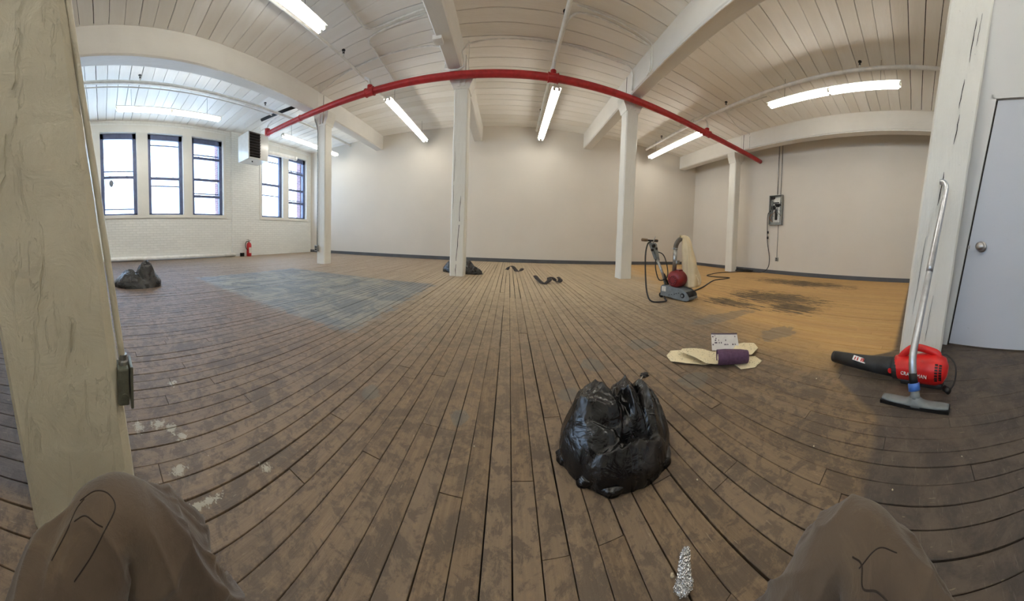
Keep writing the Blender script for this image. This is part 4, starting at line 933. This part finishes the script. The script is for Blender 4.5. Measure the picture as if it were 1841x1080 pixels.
o = obj('bin_bag', bm, M_pl, None, smooth=True, loc=(-.99, 5.46, 0), rot=(0, 0, -.25)); tag(o, 'black plastic bag slumped behind the central post', 'bin bag', 'black bin bags')

# ------------------------------------------------------------------ discarded sanding belts on the floor
def strip(name, pts, w, mat, label, mat2=None):
    P = spline(pts, 8); bm = bmesh.new(); n = len(P); rows = []
    for i, p in enumerate(P):
        t = (P[min(i+1, n-1)]-P[max(i-1, 0)]); t.z = 0; t.normalize(); s = Vector((-t.y, t.x, 0))*w/2
        rows.append([bm.verts.new(p+s), bm.verts.new(p+s*.3+Vector((0, 0, .01))), bm.verts.new(p-s*.3+Vector((0, 0, .01))), bm.verts.new(p-s)])
    for i in range(n-1):
        for k in range(3): bm.faces.new((rows[i][k], rows[i+1][k], rows[i+1][k+1], rows[i][k+1]))
    o = obj(name, bm, mat, None, smooth=True); md = o.modifiers.new('thickness', 'SOLIDIFY'); md.thickness = .003
    return tag(o, label, 'sanding belt', 'worn sanding belts')
M_belt = plain('dark_grey_belt', (52, 46, 44), .8, 0, .25, 20, .2)
strip('sanding_belt', [(.5, 4.72, .09), (.54, 4.52, .05), (.62, 4.38, .012), (.72, 4.46, .05), (.74, 4.56, .08), (.8, 4.56, .085), (.84, 4.5, .04), (.9, 4.52, .012), (.95, 4.6, .04), (.92, 4.66, .08)], .085, M_belt, 'dark twisted sanding belt on the floor, nearer and longer of the two')
strip('sanding_belt', [(-.04, 6.2, .01), (.02, 6.25, .08), (.1, 6.22, .1), (.16, 6.1, .05), (.2, 6.0, .015), (.28, 5.98, .03), (.33, 6.05, .07)], .10, M_belt, 'short curled grey sanding belt nearer the far wall')

# ------------------------------------------------------------------ foil, screw, crumbs
bm = bmesh.new(); bmesh.ops.create_icosphere(bm, subdivisions=5, radius=1)
for v in bm.verts:
    d = v.co.normalized(); r = 1+.3*noise.noise(d*2.3)+.22*noise.noise(d*5+Vector((3, 0, 0)))+.12*noise.noise(d*17)
    p = d*r; p.x *= .020; p.y *= .016; p.z = p.z*.015+.014
    tip = max(0, d.dot(Vector((.35, .5, .8)).normalized())-.55)/.45
    p += Vector((.40, .45, .75))*(.034*min(1, tip*1.6))*(1+.25*noise.noise(d*12))+Vector((.004, -.004, 0))*noise.noise(d*9)*tip; v.co = p
for v in bm.verts: v.co.z = max(v.co.z, .0)
t = NT('crumpled_foil'); pp = t.pos(obj=True); t.set(Base_Color=lin((232, 232, 230)), Metallic=1, Roughness=.24); t.bump(t.vor(pp, 260), 1, .004)
tag(obj('foil_ball', bm, t.m, None, loc=(.378, .418, 0)), 'crumpled ball of silver foil with a twisted tip on the near floor', 'foil')
sw = empty('floor_bolt', (.745, 1.245, .0)); tag(sw, 'small bolt with a dark tuft behind the large crumpled bag', 'bolt')
pipe('shank', [(-.035, -.03, .006), (.01, .01, .012)], .0035, M_nickel, sw, 8)
bm = bmesh.new(); bmesh.ops.create_icosphere(bm, subdivisions=3, radius=.02)
for v in bm.verts: v.co = v.co*(1+.5*noise.noise(v.co*90)); v.co.x *= 1.3; v.co.z = max(v.co.z*.5+.008, 0); v.co.x += .02; v.co.y += .012
obj('dark_tuft', bm, M_black, sw)
M_cr = plain('pale_crumb', (205, 190, 160), .8)
random.seed(21)
for k, (x, y, s) in enumerate(((.372, .452, .0045), (.70, .205, .004), (.64, .12, .003), (-.1, .9, .003), (.95, .36, .003), (1.45, .55, .004), (.58, .6, .003), (.85, .05, .003))):
    bm = bmesh.new(); bmesh.ops.create_icosphere(bm, subdivisions=2, radius=s)
    for v in bm.verts: v.co *= 1+.4*noise.noise(v.co*400+Vector((k, 0, 0))); v.co.z = v.co.z*.7+s*.6
    places = ['beside the foil ball', 'between the foil ball and the knee', 'close against the knee by the foil', 'on bare boards near the large bag', 'on brown boards before the vacuum tool', 'in front of the leaf blower nozzle', 'just beside the large crumpled bag', 'on the grey boards beside a knee']
    tag(obj('plaster_crumb', bm, M_cr, None, loc=(x, y, 0)), 'tiny pale plaster crumb '+places[k], 'crumb', 'plaster crumbs')

# ------------------------------------------------------------------ the seated person whose knees frame the view
def trousers_mat():
    t = NT('brown_work_trousers'); p = t.pos(obj=True); a = t.noise(p, 5, 5, .6, .4); b = t.noise(p, 90, 3); c = t.noise(p, 14, 6, .7, 1)
    col = t.mix(t.ramp(a, .35, .65), lin((92, 79, 66)), lin((74, 63, 54)))
    col = t.mix(t.math('MULTIPLY', t.ramp(c, .56, .7), .4), col, lin((112, 96, 76)))
    t.set(Base_Color=col, Roughness=.9, Specular_IOR_Level=.15, Sheen_Weight=.2)
    t.bump(t.math('ADD', t.math('MULTIPLY', b, .15), c), .35, .008); return t.m
M_tr = trousers_mat(); M_boot = plain('brown_boot_leather', (74, 54, 38), .55, 0, .2, 18, .2)
pe = empty('person', (0, -.26, 0)); tag(pe, 'seated person in brown work trousers, only the raised knees in view', 'person')
J = {'pelvis': ((0, 0, .15), .135), 'waist': ((0, -.04, .30), .135)}
sk = [((0, 0, .15), .14), ((0, -.03, .32), .125)]
ed = [(0, 1)]
for s in (-1, 1):
    b0 = len(sk)
    if s < 0: ch_ = [((-.09, .0, .12), .095), ((-.18, .12, .17), .075), ((-.285, .195, .285), .074), ((-.345, .265, .388), .052), ((-.335, .32, .32), .072), ((-.31, .36, .22), .074), ((-.25, .42, .10), .052)]
    else: ch_ = [((.09, .0, .12), .095), ((.17, .14, .17), .075), ((.29, .245, .285), .074), ((.352, .325, .384), .052), ((.33, .365, .31), .068), ((.295, .395, .22), .070), ((.225, .44, .11), .052)]
    sk += ch_; ed.append((0, b0)); ed += [(b0+i, b0+i+1) for i in range(len(ch_)-1)]
me = bpy.data.meshes.new('trousers'); me.from_pydata([p for p, r in sk], ed, []); me.update()
tro = bpy.data.objects.new('trousers', me); COL.objects.link(tro); tro.parent = pe; me.materials.append(M_tr)
sm_ = tro.modifiers.new('skin', 'SKIN'); sm_.use_smooth_shade = True
for i, (p, r) in enumerate(sk):
    v = me.skin_vertices[0].data[i]; v.radius = (r, r); v.use_root = (i == 0)
ss = tro.modifiers.new('sub', 'SUBSURF'); ss.levels = 5; ss.render_levels = 5
dg = bpy.context.evaluated_depsgraph_get(); m2 = bpy.data.meshes.new_from_object(tro.evaluated_get(dg))
tro.modifiers.clear(); tro.data = m2
# folds running down from each knee, and finer creases
kn = [Vector((-.345, .265, .40)), Vector((.352, .325, .40))]
m2.update(); nr = [v.normal.copy() for v in m2.vertices]
for v, nv in zip(m2.vertices, nr):
    p = v.co.copy(); k = kn[0] if p.x < 0 else kn[1]; d = p-k; r = d.length
    ang = math.atan2(d.y*.8+d.z*.5, d.x*(1 if p.x < 0 else -1)+.02); f = min(1, max(0, (r-.05)/.12))
    rdg = abs(math.sin(ang*3.1+noise.noise(p*5)*2.2))
    w = .026*f*((1-rdg)**2.2)+.010*f*(1-abs(math.sin(ang*6.1+1+noise.noise(p*6)*2.4)))**3-.008*f
    w += .0022*noise.noise(p*22)+.012*noise.noise(p*7)+.006*(1-abs(noise.noise(p*11))*2)**3
    v.co = p+nv*w
m2.polygons.foreach_set('use_smooth', [True]*len(m2.polygons))
if not m2.materials: m2.materials.append(M_tr)
from mathutils.bvhtree import BVHTree
bv = BVHTree.FromPolygons([v.co for v in m2.vertices], [tuple(p.vertices) for p in m2.polygons])
def seam(name, ang, w=.0008, mat=None):
    # sewn line on the cloth: azimuth / depression angles (degrees) as seen by the sitter's eye
    pts = []
    eye = Vector((0, .26, .75))
    for az, dp in spline([(a, d, 0) for a, d in ang], 10) and [(q.x, q.y) for q in spline([(a, d, 0) for a, d in ang], 10)]:
        a, d = math.radians(az), math.radians(dp)
        hit = bv.ray_cast(eye, Vector((math.sin(a)*math.cos(d), math.cos(a)*math.cos(d), -math.sin(d))))
        if hit[0] is not None: pts.append(hit[0]+hit[1]*(.0001))
    if len(pts) > 3: pipe(name, pts, w, mat or M_tr, pe, 6)
M_seam = cloth('dark_stitching', (52, 42, 34), 60, .2)
seam('pocket_seam', [(-97, 46.2), (-93.5, 45.2), (-90.5, 45.6), (-89, 47.2), (-91.5, 49.5), (-95, 52), (-99, 54)], .0009, M_seam)
seam('pocket_seam', [(-98.5, 48.4), (-96, 47.9), (-93.5, 48.8), (-92, 49.2)], .0009, M_seam)
seam('pocket_seam', [(-104, 52), (-100.5, 49.5), (-98, 47.2), (-96, 46)], .0008, M_seam)
seam('knee_patch_seam', [(78.5, 48.6), (80.5, 49.2), (81, 51.2), (84, 51.4), (87, 52.4), (88.5, 54)], .0009, M_seam)
seam('knee_patch_seam', [(80, 49.6), (84, 47.6), (88, 47.9)], .0007, M_seam)
for s, fx, fy in ((-1, -.235, .50), (1, .195, .51)):
    bo = empty('boot', (fx, fy, 0), 0, pe)
    bm = bmesh.new(); ax = [(0, -.11, .06), (0, -.06, .055), (0, .02, .05), (0, .09, .042), (0, .14, .035)]
    tube(bm, ax, .05, 16, radii=[.04, .048, .047, .045, .03]); 
    for v in bm.verts: v.co.z = max(v.co.z, .02)
    obj('boot_upper', bm, M_boot, bo, smooth=True)
    bm = bmesh.new(); tube(bm, [(0, -.06, .06), (s*-.01, -.07, .16)], .05, 16); obj('boot_shaft', bm, M_boot, bo, smooth=True)
    bm = bmesh.new(); bx(bm, -.045, .045, -.14, .16, 0, .022, bev=.01); obj('boot_sole', bm, M_black, bo)
